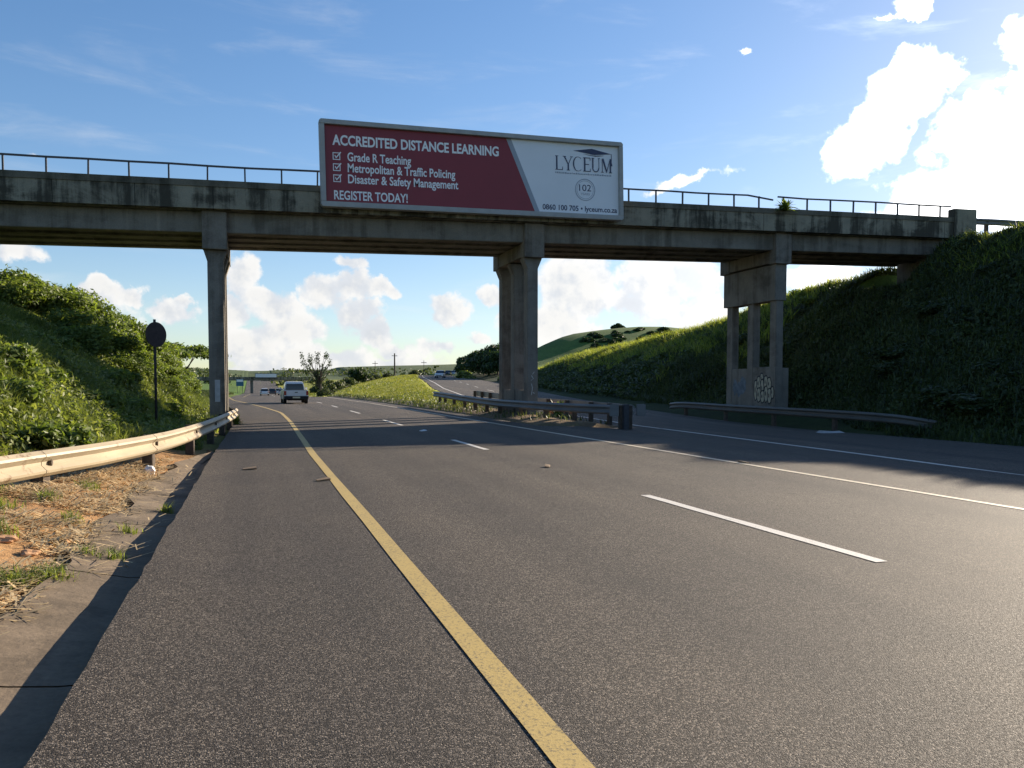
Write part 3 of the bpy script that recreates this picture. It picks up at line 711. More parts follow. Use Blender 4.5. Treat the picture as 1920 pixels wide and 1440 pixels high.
acc_ = 0; last = None; postm = None
for i, p in enumerate(lp):
    if last is not None: acc_ += (p-last).length
    last = p
    if i == 3 or acc_ > 2.9:
        acc_ = 0; t = (lp[min(i+1, len(lp)-1)]-lp[i-1]).normalized(); rt = Vector((t.y, -t.x, 0))
        g0 = gz1(p.x-.2, p.y)
        q = p-rt*.10-gl.location
        pm = MB().box(-.085, .085, -.08, .08, -.25, .70).box(-.05, .075, -.06, .06, .703, .72)
        o = MB().box(-.09, .075, -.08, .08, g0-.2-p.z, .14).build('post', M['post'], gl, bevel=.01)
        o.location = q; o.rotation_euler = (0, 0, -math.atan2(t.x, t.y))
        bp = p+rt*.026-gl.location
        lap = [p-gl.location-t*.16, p-gl.location, p-gl.location+t*.16]; MB().sweep(lap, [(a+.006, b) for a, b in wprof(0)]).build('splice', M['rail_cream'], gl)
        MB().prism(disc_pts(0, 0, .045, .035, 8, .12), -.012, .022, 'x').build('bolt', M['post'], gl).location = bp
# median: a rail on each side of the pier, meeting at end pieces
gm = thing('guardrail', (11.2, 30, 0), 'dark grey double guardrail wrapped around the median pier', 'guardrail')
ml = spline([(11.25,23.7,.55),(10.55,26.0,.56),(10.05,29.5,.58),(9.95,34,.60),(10.2,40,.68),(10.6,47,.78),(10.75,49.5,.80)], 5)
mr = spline([(11.75,23.7,.55),(12.1,26.0,.56),(12.45,30,.58),(12.6,36,.62),(12.9,43,.75),(13.1,48,.85)], 5)
MB().sweep(rel(ml, gm), wprof(0, -1)).build('rail', M['rail_grey'], gm)
MB().sweep(rel(mr, gm), wprof(0, 1)).build('rail', M['rail_grey'], gm)
for path, sg in ((ml, 1), (mr, -1)):
    acc_ = 9; last = None
    for p in path:
        if last is not None: acc_ += (p-last).length
        last = p
        if acc_ > 1.9:
            acc_ = 0; x = p.x+.10*sg; g0 = gz1(x, p.y)
            o = MB().box(-.075, .075, -.07, .07, min(g0, .1)-.2-p.z, .15).build('post', M['post'], gm, bevel=.008); o.location = (x-11.2, p.y-30, p.z)
e0 = MB().prism([(-.34, -.18), (-.30, -.20), (-.02, -.20), (-.02, .19), (-.30, .19), (-.34, .17)], -.05, .0).build('end_plate', M['rail_grey'], gm, bevel=.008); e0.location = (11.25-11.2, 23.66-30, .55)
e1 = MB().prism([(.02, -.20), (.30, -.20), (.34, -.18), (.34, .17), (.30, .19), (.02, .19)], -.05, .0).build('end_plate', M['rail_grey'], gm, bevel=.008); e1.location = (11.75-11.2+.1, 23.66-30, .55)
MB().box(.16, .34, -6.5, -6.32, -.3, .74).build('post', M['steel_dark'], gm, bevel=.01)
# right verge
gr = thing('guardrail', (19.9, 28, 0), 'long grey guardrail along the shaded foot of the right bank', 'guardrail')
rp = spline([(21.0,20.4,.05),(20.4,21.6,.22),(19.9,24,.30),(19.9,30,.34),(19.95,34.6,.38),(20.2,36.4,.30)], 5)
MB().sweep(rel(rp, gr), wprof(0, -1)).build('rail', M['rail_dull'], gr)
acc_ = 9; last = None
for p in rp:
    if last is not None: acc_ += (p-last).length
    last = p
    if acc_ > 3.4:
        acc_ = 0; g0 = gz1(p.x+.1, p.y)
        o = MB().box(-.07, .07, -.07, .07, g0-.2-p.z, .14).build('post', M['post'], gr); o.location = (p.x+.1-19.9, p.y-28, p.z)
# on top of the bank past the bridge end
gt = thing('guardrail', (35, Y0+.2, 9.1), 'short guardrail beyond the right end block of the bridge parapet', 'guardrail')
MB().sweep([(-1.48,0,.25),(0,-.05,.28),(2,-.3,.25),(4,-.7,.2)], wprof(0, 1)).build('rail', M['rail_grey'], gt)
for x in (-.6, 1.4, 3.4):
    o = MB().box(-.07, .07, -.07, .07, -1.2, .38).build('post', M['post'], gt); o.location = (x, .02-.1*max(0, x), .0)
# orange block behind the median rail
tag(MB().box(11.95, 13.0, 31.55, 32.0, .1, .62).build('barrier_block', M['orange'], None, bevel=.04), 'faded orange block lying behind the median guardrail beside the pier', 'block')

# ------------------------------------------------------------------ sign seen from behind
sg = thing('road_sign', (-2.38, 22, gz1(-2.38, 22)), 'dark round sign on a thin pole standing behind the left guardrail', 'road sign', rz=R(46))
zb = 2.63-sg.location.z
MB().tube([(0, 0, -.3), (0, 0, zb+.38)], .033, 10).build('pole', M['pole_rust'], sg, smooth=True)
MB().prism(disc_pts(0, zb, .315, .315, 36), -.055, -.037).build('sign_face', M['sign_back'], sg, bevel=.004)
MB().box(-.26, .26, -.036, -.024, zb+.10, zb+.14).box(-.26, .26, -.036, -.024, zb-.14, zb-.10).build('bracket', M['pole_rust'], sg)

# ------------------------------------------------------------------ vehicles
def wheel(parent, x, y, r, w_=.2):
    t = MB(); n = 20
    t.prism([(y+r*math.cos(2*math.pi*i/n), r+r*math.sin(2*math.pi*i/n)) for i in range(n)], x-w_/2, x+w_/2, 'x')
    wh = t.build('wheel', M['rubber'], parent, bevel=.02)
    s = 1 if x > 0 else -1
    MB().prism([(y+r*.62*math.cos(2*math.pi*i/n), r+r*.62*math.sin(2*math.pi*i/n)) for i in range(n)], x+s*(w_/2-.01), x+s*(w_/2+.012), 'x').build('rim', M['chrome'], wh)
def loft(rings, name, m, parent, bevel=0):
    mb = MB(); n = len(rings[0]); vs = [p for r_ in rings for p in r_]; fs = []
    for i in range(len(rings)-1):
        for k in range(n): fs.append((i*n+k, i*n+(k+1) % n, (i+1)*n+(k+1) % n, (i+1)*n+k))
    fs += [tuple(range(n))[::-1], tuple(range((len(rings)-1)*n, len(rings)*n))]
    mb.add(vs, fs); return mb.build(name, m, parent, bevel)
pk = thing('pickup_truck', (2.87, 60.2, 0), 'white pickup truck seen from behind driving away under the bridge', 'pickup truck', rz=R(1.5))
BWd = .86
body = [(0,.52),(.02,.98),(1.55,1.0),(1.58,.98),(3.3,1.0),(4.55,.92),(4.72,.80),(4.78,.50),(4.70,.34),(4.18,.32),(4.05,.58),(3.78,.70),(3.50,.70),(3.24,.58),(3.10,.32),(1.42,.32),(1.28,.58),(1.0,.70),(.74,.70),(.48,.58),(.36,.36),(.05,.38)]
MB().prism(body, -BWd, BWd, 'x').build('body', M['car_white'], pk, bevel=.035)
def ring(y0, y1, z, x): return [(-x, y0, z), (x, y0, z), (x, y1, z), (-x, y1, z)]
loft([ring(1.52, 3.45, .985, .76), ring(1.58, 3.0, 1.42, .67), ring(1.66, 2.75, 1.58, .62), ring(1.80, 2.60, 1.63, .54)], 'cab', M['car_white'], pk, .03)
MB().hexa([(-.66,1.506,1.02),(.66,1.506,1.02),(.66,1.6,1.02),(-.66,1.6,1.02),(-.58,1.545,1.45),(.58,1.545,1.45),(.58,1.6,1.45),(-.58,1.6,1.45)]).build('rear_window', M['glass'], pk)
for s in (-1, 1):
    MB().hexa([(s*.752,1.75,1.05),(s*.755,3.1,1.05),(s*.70,3.1,1.05),(s*.70,1.75,1.05),(s*.68,1.78,1.40),(s*.69,2.85,1.40),(s*.64,2.85,1.40),(s*.64,1.78,1.40)]).build('side_window', M['glass'], pk)
    MB().box(s*.70, s*.862+(0), -.015, .05, .62, .93).build('tail_light', M['red_lens'], pk, bevel=.01)
    MB().box(s*.87, s*1.02, 2.75, 2.83, 1.02, 1.20).build('wing_mirror', M['car_white'], pk, bevel=.02)
    wheel(pk, s*.76, .87, .33, .22); wheel(pk, s*.76, 3.64, .33, .22)
MB().box(-.67, .67, -.022, .0, .56, .955).build('tailgate', M['car_white'], pk, bevel=.012)
MB().box(-.78, .78, .05, 1.5, .985, 1.006).build('load_bed', M['rubber'], pk)
MB().box(-.10, .10, -.035, -.023, .80, .86).build('handle', M['rubber'], pk)
MB().prism([(-.84,.33),(.84,.33),(.87,.56),(-.87,.56)], -.14, -.02).build('bumper', M['rubber'], pk, bevel=.02)
MB().box(-.26, .26, -.147, -.141, .41, .52).build('number_plate', M['plate'], pk)
MB().box(-.55, .55, .1, 4.0, .24, .36).build('chassis', M['rubber'], pk)
def car(loc, rz, paint_, label, group=None, tall=False):
    c = thing('parked_car' if False else 'car', loc, label, 'car', rz=rz, group=group)
    h = .25 if tall else 0
    prof = [(0,.42),(.02,.80),(.35,.92),(3.0,.90),(3.95,.78),(4.12,.62),(4.15,.35),(3.75,.28),(3.62,.55),(3.3,.66),(2.98,.55),(2.85,.26),(1.25,.26),(1.12,.55),(.8,.66),(.48,.55),(.35,.28),(.05,.3)]
    MB().prism(prof, -.82, .82, 'x').build('body', paint_, c, bevel=.05)
    loft([ring(.22, 3.15, .88, .76), ring(.55, 2.5, 1.34+h, .62)], 'cabin', M['glass'], c, .03)
    loft([ring(.54, 2.52, 1.345+h, .63), ring(.75, 2.3, 1.42+h, .55)], 'roof', paint_, c, .02)
    for s in (-1, 1):
        wheel(c, s*.73, .8, .31); wheel(c, s*.73, 3.3, .31)
        MB().box(s*.48, s*.78, 4.04, 4.13, .58, .72).build('headlight', M['clear_lens'], c)
        MB().box(s*.55, s*.80, -.01, .05, .62, .80).build('tail_light', M['red_lens'], c)
    MB().box(-.5, .5, 4.13, 4.16, .42, .55).build('grille', M['rubber'], c)
    return c
def onroad(x, y): return (x, y, float(rroad(np.float64(x), np.float64(y)))+.005)
cw = car(onroad(34.5, 152), R(180-20), M['car_white'], 'white car coming towards the camera on the opposite carriageway')
cg = 'cars far down the near carriageway'
for x, y, m_, lb, tl_ in ((1.9,168,M['car_white'],'small white car far ahead, leftmost of the distant traffic', 0), (3.6,182,M['car_dark'],'dark car far ahead between two white cars', 0), (5.6,176,M['car_white'],'white car far ahead beside the dark car, nearest the pickup', 0),
                      (2.6,230,M['car_silver'],'silver car far ahead behind the leftmost white one', 1), (6.8,250,M['car_white'],'tall white car far ahead near the distant overpass', 1)):
    car((x, y, float(mz(y))+.005), R(random.uniform(-2, 2)), m_, lb, cg, tl_)
for x, y, m_, lb in ((49.5,218,M['car_white'],'white car at the head of the far queue on the opposite carriageway'), (53.5,226,M['car_dark'],'dark car in the far queue beside the tree line'), (58,238,M['car_silver'],'silver car at the back of the far queue')):
    car(onroad(x, y), R(158), m_, lb, 'queue on the opposite carriageway')

# ------------------------------------------------------------------ far things
ov = thing('overpass', (0, 420, 0), 'distant overpass crossing the road low on the horizon', 'bridge')
MB().box(-60, 26, -4, 4, 3.6, 4.7).build('deck', M['girder'], ov); MB().box(-60, 26, -4.2, -4.003, 4.2, 5.4).build('parapet', M['parapet'], ov)
for x in (-18, -1.4, 15):
    MB().box(x-.7, x+.7, -3, 3, -6, 3.597).build('pier', M['pier'], ov)
fb_ = thing('billboard', (5.4, 415.4, 5.2), 'tiny pale billboard on the distant overpass', 'billboard')
MB().box(-5, 5, -.15, .15, 0, 1.7).build('panel', M['board_white'], fb_); MB().box(-5.2, 5.2, .152, .3, -.6, 1.9).build('frame', M['steel_dark'], fb_)
bs = thing('road_sign', (-5.0, 300, gz1(-5.0, 300)), 'blue direction sign on two posts far down the left verge', 'road sign')
h0 = -bs.location.z
MB().box(-1.25, 1.25, -.05, 0, h0+1.0, h0+3.5).build('sign_face', M['blue_sign'], bs); MB().box(-1.1, 1.1, -.062, -.052, h0+2.5, h0+3.3).build('sign_panel', M['board_white'], bs)
for x in (-.9, .9): MB().tube([(x, .1, -.5), (x, .1, h0+3.3)], .09, 6).build('pole', M['steel_dark'], bs)
def pole(x, y, top, r, label):
    z0 = gz1(x, y); p = thing('utility_pole', (x, y, z0), label, 'utility pole')
    MB().tube([(0, 0, -.5), (0, 0, top-z0)], r, 8, r*.7).build('pole', M['bark'], p)
    MB().box(-.9, .9, -.08, .08, top-z0-.9, top-z0-.72).build('cross_arm', M['bark'], p)
pole(43.1, 258, 11.6, .28, 'tall dark utility pole standing on the grassy rise')
pole(37.4, 262, 9.2, .12, 'thin pale pole left of the tall utility pole')
pole(53.5, 262, 9.6, .10, 'thin pole right of the tall utility pole')

# ------------------------------------------------------------------ plants
def leaves(n, centre, normal, size, aspect=1.9, wob=.9):
    """n small diamond leaves: centre (n,3), normal (n,3), size (n,)"""
    nr = normal+rng.normal(0, wob, (n, 3)); nr /= np.linalg.norm(nr, axis=1, keepdims=True)+1e-9
    up = rng.normal(0, 1, (n, 3)); u = np.cross(nr, up); u /= np.linalg.norm(u, axis=1, keepdims=True)+1e-9; v = np.cross(nr, u)
    s = np.asarray(size)[:, None]; a = u*s*aspect*.5; b = v*s*.5
    V = np.stack([centre-a, centre-b*.9-a*.1+nr*s*.08, centre+a, centre+b*.9-a*.1+nr*s*.08], 1).reshape(-1, 3)
    return V, np.arange(4*n).reshape(-1, 4)
def blob_points(blobs, n, shell=.45):
    b = np.array(blobs, float); wgt = (b[:, 3]*b[:, 4]); k = rng.choice(len(b), n, p=wgt/wgt.sum())
    d = rng.normal(0, 1, (n, 3)); d /= np.linalg.norm(d, axis=1, keepdims=True)
    r = (1-shell*rng.random(n)**1.7)*(1+.12*rng.normal(0, 1, n))
    rad = np.stack([b[k, 3], b[k, 3], b[k, 4]], 1)
    return b[k, :3]+d*rad*r[:, None], d
def shrub_mesh(name, blobs, n, size, m, aspect=1.9):
    c, d = blob_points(blobs, n); keep = c[:, 2] > -.25
    c, d = c[keep], d[keep]; V, F_ = leaves(len(c), c, d*1.1+np.array((0, 0, .4)), size*rng.uniform(.6, 1.4, len(c)), aspect)
    return raw_mesh(name, V, F_, m)
def rand_blobs(w_, h, k, rr):
    out = []
    for i in range(k):
        a = rng.uniform(0, 6.28); q = w_*math.sqrt(rng.random())*.75; z = h*(.15+.62*rng.random())*(1-.45*(q/w_)**2)
        r_ = rr*rng.uniform(.7, 1.25); out.append((q*math.cos(a), q*math.sin(a), z, r_, r_*rng.uniform(.7, .95)))
    return out
protos = []
for i in range(4):
    o = shrub_mesh('shrub', rand_blobs(1.25, 2.3, 17, .5), 12000, .075, M['leaf'], 2.0); protos.append(o)
used = set()
def place(p, x, y, s, sz=None, label=None, cat='shrub', group=None, dz=-.15, name=None):
    o = p if p.name not in used and p.data.users == 1 and not p.get('label') else p.copy()
    if o is not p: C.objects.link(o)
    o.location = (x, y, gz1(x, y)+dz); o.scale = (s, s, sz or s); o.rotation_euler = (0, 0, rng.uniform(0, 6.28))
    return tag(o, label, cat, group)
SB = 'leafy green shrub in the thicket covering the left bank'
for i, (x, y, s, h) in enumerate([(-8.3,34.2,1.1,.92),(-9.2,36.5,1.25,1.0),(-9.9,39.5,1.3,1.1),(-7.3,34.8,1.05,.80),(-8.2,37.5,1.2,1.0),(-7.2,38.8,1.15,.98),(-8.6,42,1.2,1.15),(-10.6,43,1.3,1.2),(-5.9,36.5,.95,.85),(-6.1,41.5,1.1,1.0),(-7.3,45,1.3,.95),(-5.6,44.5,1.1,1.12),(-6.4,50,1.25,1.05),
                              (-5.2,40.5,1.0,1.0),(-5.2,49,1.05,1.0),(-5.6,54,1.1,.9),(-6.0,59,1.1,.9),(-4.7,45,.85,.75),(-4.6,52,.85,.7),(-5.3,63,1.0,.85),(-6.8,66,1.25,1.0),(-4.9,32,.85,.60),(-5.3,28.5,.85,.55),(-5.8,71,1.1,.95),(-7.4,76,1.4,1.0),
                              (-4.3,35.5,.8,.58),(-4.0,39.5,.75,.52),(-3.8,43.5,.7,.48),(-3.9,48,.75,.55),(-4.3,57,.8,.6),(-3.5,36.5,.5,.36),(-3.6,31.5,.55,.36),(-4.3,29.8,.65,.42),(-3.4,41,.5,.36),(-3.5,51,.6,.42),(-4.6,36,.8,.62),(-6.0,31.2,.9,.66),(-6.6,33.2,.8,.5)]):
    place(protos[i % 4], x, y, s*1.05, h*1.05, SB, group='shrubs of the left bank thicket')

wdp = shrub_mesh('leafy_weed', rand_blobs(.55, .6, 9, .24), 2600, .055, M['leaf'], 2.3)
for k in range(28):
    y = rng.uniform(12.5, 31); x = toeL(y)-rng.uniform(.0, 3.6)
    if x < -.28*y: continue
    sz = rng.uniform(.55, 1.25)
    place(wdp, float(x), float(y), sz, sz*rng.uniform(.6, 1.1), 'low leafy weed clump among the grass of the left bank', 'weed', 'weed clumps on the left bank', dz=-.05)

def limb(mb, p0, p1, r0, r1, n=6):
    p0, p1 = Vector(p0), Vector(p1); mid = (p0+p1)/2+Vector((random.uniform(-.1, .1), random.uniform(-.1, .1), 0))*(p1-p0).length
    mb.tube([p0, mid, p1], r0, n, r1)
def tree(name, x, y, h, w_, label, nl, ls, blobs, m, trunk_r=.2, forks=6, group=None, cat='tree'):
    t = thing(name, (x, y, gz1(x, y)), label, cat, group=group)
    tr = MB(); tr.tube([(0,0,-.4),(.04*h*.3,0,h*.3),(0,.03*h,h*.55)], trunk_r, 8, trunk_r*.6)
    b = sorted(blobs, key=lambda q: -q[3])[:forks]
    for q in b: limb(tr, (0, 0, h*random.uniform(.2, .45)), q[:3], trunk_r*.5, trunk_r*.12)
    tr.build('trunk', M['bark'], t)
    c, d = blob_points(blobs, nl, .8); V, F_ = leaves(nl, c, d+np.array((0, 0, .5)), ls*rng.uniform(.6, 1.4, nl))
    raw_mesh('crown', V, F_, m, t); return t
# umbrella-shaped tree behind the left pier
ub = [(math.cos(a)*r_, math.sin(a)*r_, 3.0+rng.uniform(-.25, .3)-.12*r_, .95, .28) for r_, k in ((.4, 2), (1.6, 6), (2.6, 8)) for a in [6.28*j/k+r_ for j in range(k)]]
tree('umbrella_tree', -5.2, 61, 3.2, 3, 'flat-topped umbrella tree showing above the shrubs behind the left pier', 4200, .14, ub, M['leaf'], .14, 10)
# sparse tree beyond the pickup
bl_ = [(rng.normal(0, 1.35), rng.normal(0, 1.0), rng.uniform(2.2, 6.8), rng.uniform(.3, .55), rng.uniform(.4, .8)) for _ in range(34)]
bl_ = [(a*(.75+.09*(c-2.4)), b*(.75+.09*(c-2.4)), c, r_, q) for a, b, c, r_, q in bl_]
tree('sparse_tree', 9.9, 131, 6.2, 2, 'tall sparse tree with thin airy branches beside the pickup', 1500, .15, bl_, M['leaf_dark'], .17, 34)
def dome(w_, h, k, rr): return [(q[0], q[1], q[2]+h*.12, q[3], q[4]) for q in rand_blobs(w_, h, k, rr)]
tree('broad_tree', 24.4, 200, 3.6, 2, 'dark rounded tree on the median skyline left of the pole', 2600, .30, dome(2.6, 3.9, 16, 1.0), M['leaf_dark'], .2)
mb_ = shrub_mesh('bush', rand_blobs(1.9, 2.0, 14, .8), 1800, .24, M['leaf_far'])
for i, (x, y, s, h) in enumerate([(11.5,140,.8,.8),(13.2,152,.9,.9),(15.5,163,1.0,.95),(17.6,172,1.0,.9),(19.5,181,1.0,1.05),(21.5,192,1.2,1.0),(27.5,206,1.1,.9),(31,212,.9,.6),(10.6,128,.7,.6),(13.5,178,1.2,1.1),(17.5,205,1.3,1.2),(34.5,240,1.2,.8),(39.5,246,1.1,.7),(48,250,1.0,.8)]):
    place(mb_, x, y, s, h, 'low dull green bush in the line of scrub on the far median', 'bush', 'scrub on the far median')
tb = [dome(2.6, 5.2, 15, 1.15) for _ in range(3)]
tp = []
for i in range(3):
    c, d = blob_points(tb[i], 5200, .7); V, F_ = leaves(5200, c, d+np.array((0, 0, .5)), .27*rng.uniform(.6, 1.4, 5200))
    cr = raw_mesh('crown', V, F_, M['leaf_dark']); tr = MB(); tr.tube([(0,0,-.6),(.1,0,1.5),(0,.1,3.2)], .2, 7, .1)
    for q in tb[i][:6]: limb(tr, (0, 0, 1.4), q[:3], .09, .03)
    tk = tr.build('trunk', M['bark']); tp.append((cr, tk))
row = [(41.0,136,1.0),(43.2,141,1.1),(42.6,147,1.1),(45.0,150,1.15),(43.8,155,1.12),(46.6,160,1.15),(46.0,166,1.1),(48.5,172,1.1),(49.0,178,1.05),(51,185,1.1),(53,193,1.1),(55.5,202,1.1),(58.5,212,1.15),(46.5,143,1.2),(44.5,133,1.0),(40.0,130,.9),(61,226,1.2),(63.5,240,1.2),(66.5,256,1.2),(70,272,1.15),(68,262,1.1),(73,286,1.1),(76,300,.9)]
for i, (x, y, s) in enumerate(row):
    t = thing('roadside_tree', (x, y, gz1(x, y)-.2), 'dark leafy tree in the dense row right of the opposite carriageway', 'tree', rz=rng.uniform(0, 6), group='row of dark trees beyond the median pier')
    for o in tp[i % 3]:
        c_ = o if o.parent is None and i < 3 else o.copy()
        if c_ is not o: C.objects.link(c_)
        c_.parent = t
    t.scale = (s, s, s*.98)
yb = shrub_mesh('bush', rand_blobs(1.5, 1.5, 10, .6), 1500, .20, M['grass'])
place(yb, 38.6, 150, 1.5, 1.3, 'pale yellow-green bush at the roadside in front of the dark trees', 'bush')
place(yb, 37.2, 140, 1.1, .5, 'low bright green bush nearest the road in front of the dark trees', 'bush')
place(yb, 52.5, 206, 1.3, 1.0, 'small ochre bush beside the far queue of cars', 'bush')
hb = shrub_mesh('bush', rand_blobs(3.4, 3.6, 18, 1.3), 1500, .55, M['leaf_dark'])
for i in range(34):
    u = i/33; x = 130+u*40+rng.normal(0, 3); y = rng.uniform(284, 322)
    place(hb, x, y, rng.uniform(.5, .95), rng.uniform(.35, .65), 'dark bush in the patch of scrub on the far green hill', 'bush', 'scrub on the far hill', dz=-.6)
for x, y, s in ((163.5,345,1.0),(160,343,.7),(166.5,347,.6)):
    place(hb, x, y, s*.7, s*.7, 'small dark bush on the very top of the far green hill', 'bush', 'bushes on the hilltop', dz=-.4)

wp = []
for x0, y0, w_, n in ((-40,900,30,260),(-75,1000,40,300),(30,980,26,200),(60,1050,40,320),(120,1000,60,400),(18,860,10,120),(75,560,10,120),(105,545,14,160),(-28,620,12,120),(-45,700,16,150),(24,640,10,110),(40,700,16,150)):
    a = np.stack([rng.normal(x0, w_*.5, n), rng.normal(y0, w_*.35, n)], 1); wp.append(np.c_[a, ground(a[:, 0], a[:, 1])+rng.uniform(0, 4.5, n)])
wp = np.concatenate(wp); V, F_ = leaves(len(wp), wp, np.tile((0, -.3, .8), (len(wp), 1)), rng.uniform(1.2, 3.2, len(wp)), 1.3)
tag(raw_mesh('woodland', V, F_, M['leaf_far']), 'dark patches of far-off trees along the distant green ridge', 'woodland', kind='stuff')

def scatter(n, fx, fy, fn=None):
    """random ground points in a region; fx, fy: ranges; fn: mask"""
    x = rng.uniform(*fx, n); y = rng.uniform(*fy, n)
    if fn is not None: k = fn(x, y); x, y = x[k], y[k]
    return np.stack([x, y, ground(x, y)], 1)
def blades(P_, ln, wd, lean=.5, bend=.5, two=True):
    n = len(P_); a = rng.uniform(0, 6.283, n); l = ln*rng.uniform(.5, 1.35, n); t = lean*rng.random(n)
    d = np.stack([np.cos(a), np.sin(a), np.zeros(n)], 1); sd = np.stack([-np.sin(a), np.cos(a), np.zeros(n)], 1)
    w_ = (wd*rng.uniform(.6, 1.3, n))[:, None]; up = np.array((0, 0, 1.0))
    m1 = P_+d*(l*t*.45)[:, None]+up*(l*.55)[:, None]
    e1 = P_+d*(l*(t+bend*rng.random(n)))[:, None]+up*(l*(1-.35*t))[:, None]
    V = np.stack([P_-sd*w_*.5-up*.03, P_+sd*w_*.5-up*.03, m1+sd*w_*.42, m1-sd*w_*.42, e1+sd*w_*.04, e1-sd*w_*.04], 1).reshape(-1, 3)
    b = np.arange(n)[:, None]*6
    return V, np.concatenate([b+np.array([[0, 1, 2, 3]]), b+np.array([[3, 2, 4, 5]])], 0)
def clump(x, y, sc_, lo): return bumps(x, y, sc_, 1) > lo
def join(parts):
    V, F_, o = [], [], 0
    for v, f in parts: V.append(v); F_.append(f+o); o += len(v)
    return np.concatenate(V), np.concatenate(F_)
# left bank: grass blades and weeds
dens_l = lambda x, y: (x < toeL(y)-.05+.35*bumps(x, y, 2.5, 0)+np.maximum(0, -1.15-toeL(y))*sstep(y, 16.5, 20)) & (x > -.38*y-1.2)
P1 = scatter(230000, (-11, -1.0), (10, 34), dens_l); P2 = scatter(70000, (-12, -1.2), (34, 78), lambda x, y: (x < xl(y)-.5+.3*bumps(x, y, 3, 0)))
P3 = scatter(70000, (-9, -1.6), (11, 40), lambda x, y: dens_l(x, y) & clump(x, y, 3.0, -.15))
bl1 = blades(P1, .33*np.clip(.75+.75*bumps(P1[:, 0], P1[:, 1], 1.6, 2)+.3*bumps(P1[:, 0], P1[:, 1], .6, 1), .3, 1.9), .022, .9, .7); bl2 = blades(P2, .42, .04, .8, .7)
lf = leaves(len(P3), P3+np.array((0, 0, 1.0))*rng.uniform(.08, .42, (len(P3), 1)), np.tile((.35, 0, .9), (len(P3), 1)), .045*rng.uniform(.6, 1.5, len(P3)), 2.2)
V, F_ = join([bl1, bl2, lf]); tag(raw_mesh('grass', V, F_, M['grass']), 'bright green grass and leafy weeds covering the left bank', 'grass', kind='stuff')
# far left verge beyond the bridge
P1 = scatter(30000, (-20, -2.5), (78, 200), lambda x, y: x < xl(y)-1.5)
V, F_ = blades(P1, .5, .09, .7, .6); tag(raw_mesh('grass', V, F_, M['leaf_far']), 'rough yellowish grass on the far left verge', 'grass', kind='stuff')
# straw on the dirt verge
P1 = scatter(52000, (-6, -1.2), (3.5, 16.5), lambda x, y: (x < xl(y)-.62-.18*bumps(x, y, 1.1)) & (x > toeL(y)-.6) & clump(x, y, 1.3, -.12))
P2 = scatter(190, (-1.6, -.95), (6.5, 15)); P2[:, 2] = -.10+.10*np.clip((-.95-P2[:, 0])/.6, 0, 1); P1 = np.concatenate([P1, P2])
n = len(P1); a = rng.uniform(0, 6.283, n); l = rng.uniform(.05, .26, n); d = np.stack([np.cos(a)*l, np.sin(a)*l, rng.uniform(-.01, .05, n)], 1); s = np.stack([-np.sin(a), np.cos(a), np.zeros(n)], 1)*rng.uniform(.003, .010, n)[:, None]
P1[:, 2] += rng.uniform(.006, .05, n)
V = np.stack([P1-s, P1+s, P1+d+s, P1+d-s], 1).reshape(-1, 3)
tag(raw_mesh('straw_litter', V, np.arange(4*n).reshape(-1, 4), M['straw']), 'dry straw and dead grass strewn over the orange dirt verge', 'straw', kind='stuff')
# green tufts on the verge and in the channel joints
tf = []
for x, y, r_, n in ((-2.30,7.9,.26,560),(-2.75,7.4,.34,520),(-2.7,8.9,.30,420),(-1.45,6.55,.16,260),(-1.62,6.35,.12,160),(-.98,10.0,.07,60),(-1.2,8.6,.08,50),(-2.5,9.2,.2,160),(-3.3,9.0,.4,400),(-2.0,11.2,.14,110),(-1.9,6.2,.14,130),(-3.0,10.4,.3,240),(-2.2,9.9,.12,90),(-1.75,8.9,.1,70),(-1.15,7.35,.10,60),(-1.35,7.45,.09,50)):
    pp = np.stack([rng.normal(x, r_*.5, n), rng.normal(y, r_*.5, n)], 1); tf.append(np.c_[pp, np.maximum(ground(pp[:, 0], pp[:, 1]), -.125)])
V, F_ = blades(np.concatenate(tf), .12, .011, .9, .8); tag(raw_mesh('grass', V, F_, M['grass']), 'small green weeds sprouting on the dirt verge and channel joints', 'weeds', kind='stuff')
# dirt clods
for i, (x, y, s) in enumerate([(-2.05,6.1,.13),(-2.25,5.55,.10),(-1.95,5.15,.09),(-1.75,7.3,.07),(-2.0,7.6,.08),(-3.2,12.4,.20),(-1.62,7.9,.05)]):
    bm = bmesh.new(); bmesh.ops.create_icosphere(bm, subdivisions=3, radius=s)
    for v in bm.verts: v.co *= 1+.18*math.sin(v.co.x*40/s*.1+i)+.12*math.sin(v.co.y*70+v.co.z*50+i*2); v.co.z *= .45
    me = bpy.data.meshes.new('dirt_clod'); bm.to_mesh(me); bm.free(); me.materials.append(M['rock'])
    o = bpy.data.objects.new('dirt_clod', me); C.objects.link(o); o.location = (x, y, gz1(x, y)+.02)
    tag(o, 'lump of orange earth on the dirt verge beside the concrete channel', 'dirt clod', 'lumps of orange earth')
# median grass
msk = lambda x, y: (x > xr(y)+.9+.35*np.sin(y*1.3)) & (x < Lx(y)-1.6)
P1 = scatter(60000, (9, 30), (41, 110), msk); P2 = scatter(30000, (8, 60), (110, 240), msk)
V, F_ = join([blades(P1, .11, .045, 1.3, .9), blades(P2, .18, .12, 1.2, .8)]); tag(raw_mesh('grass', V, F_, M['grass_bright']), 'sunlit yellow-green grass on the wide median', 'grass', kind='stuff')
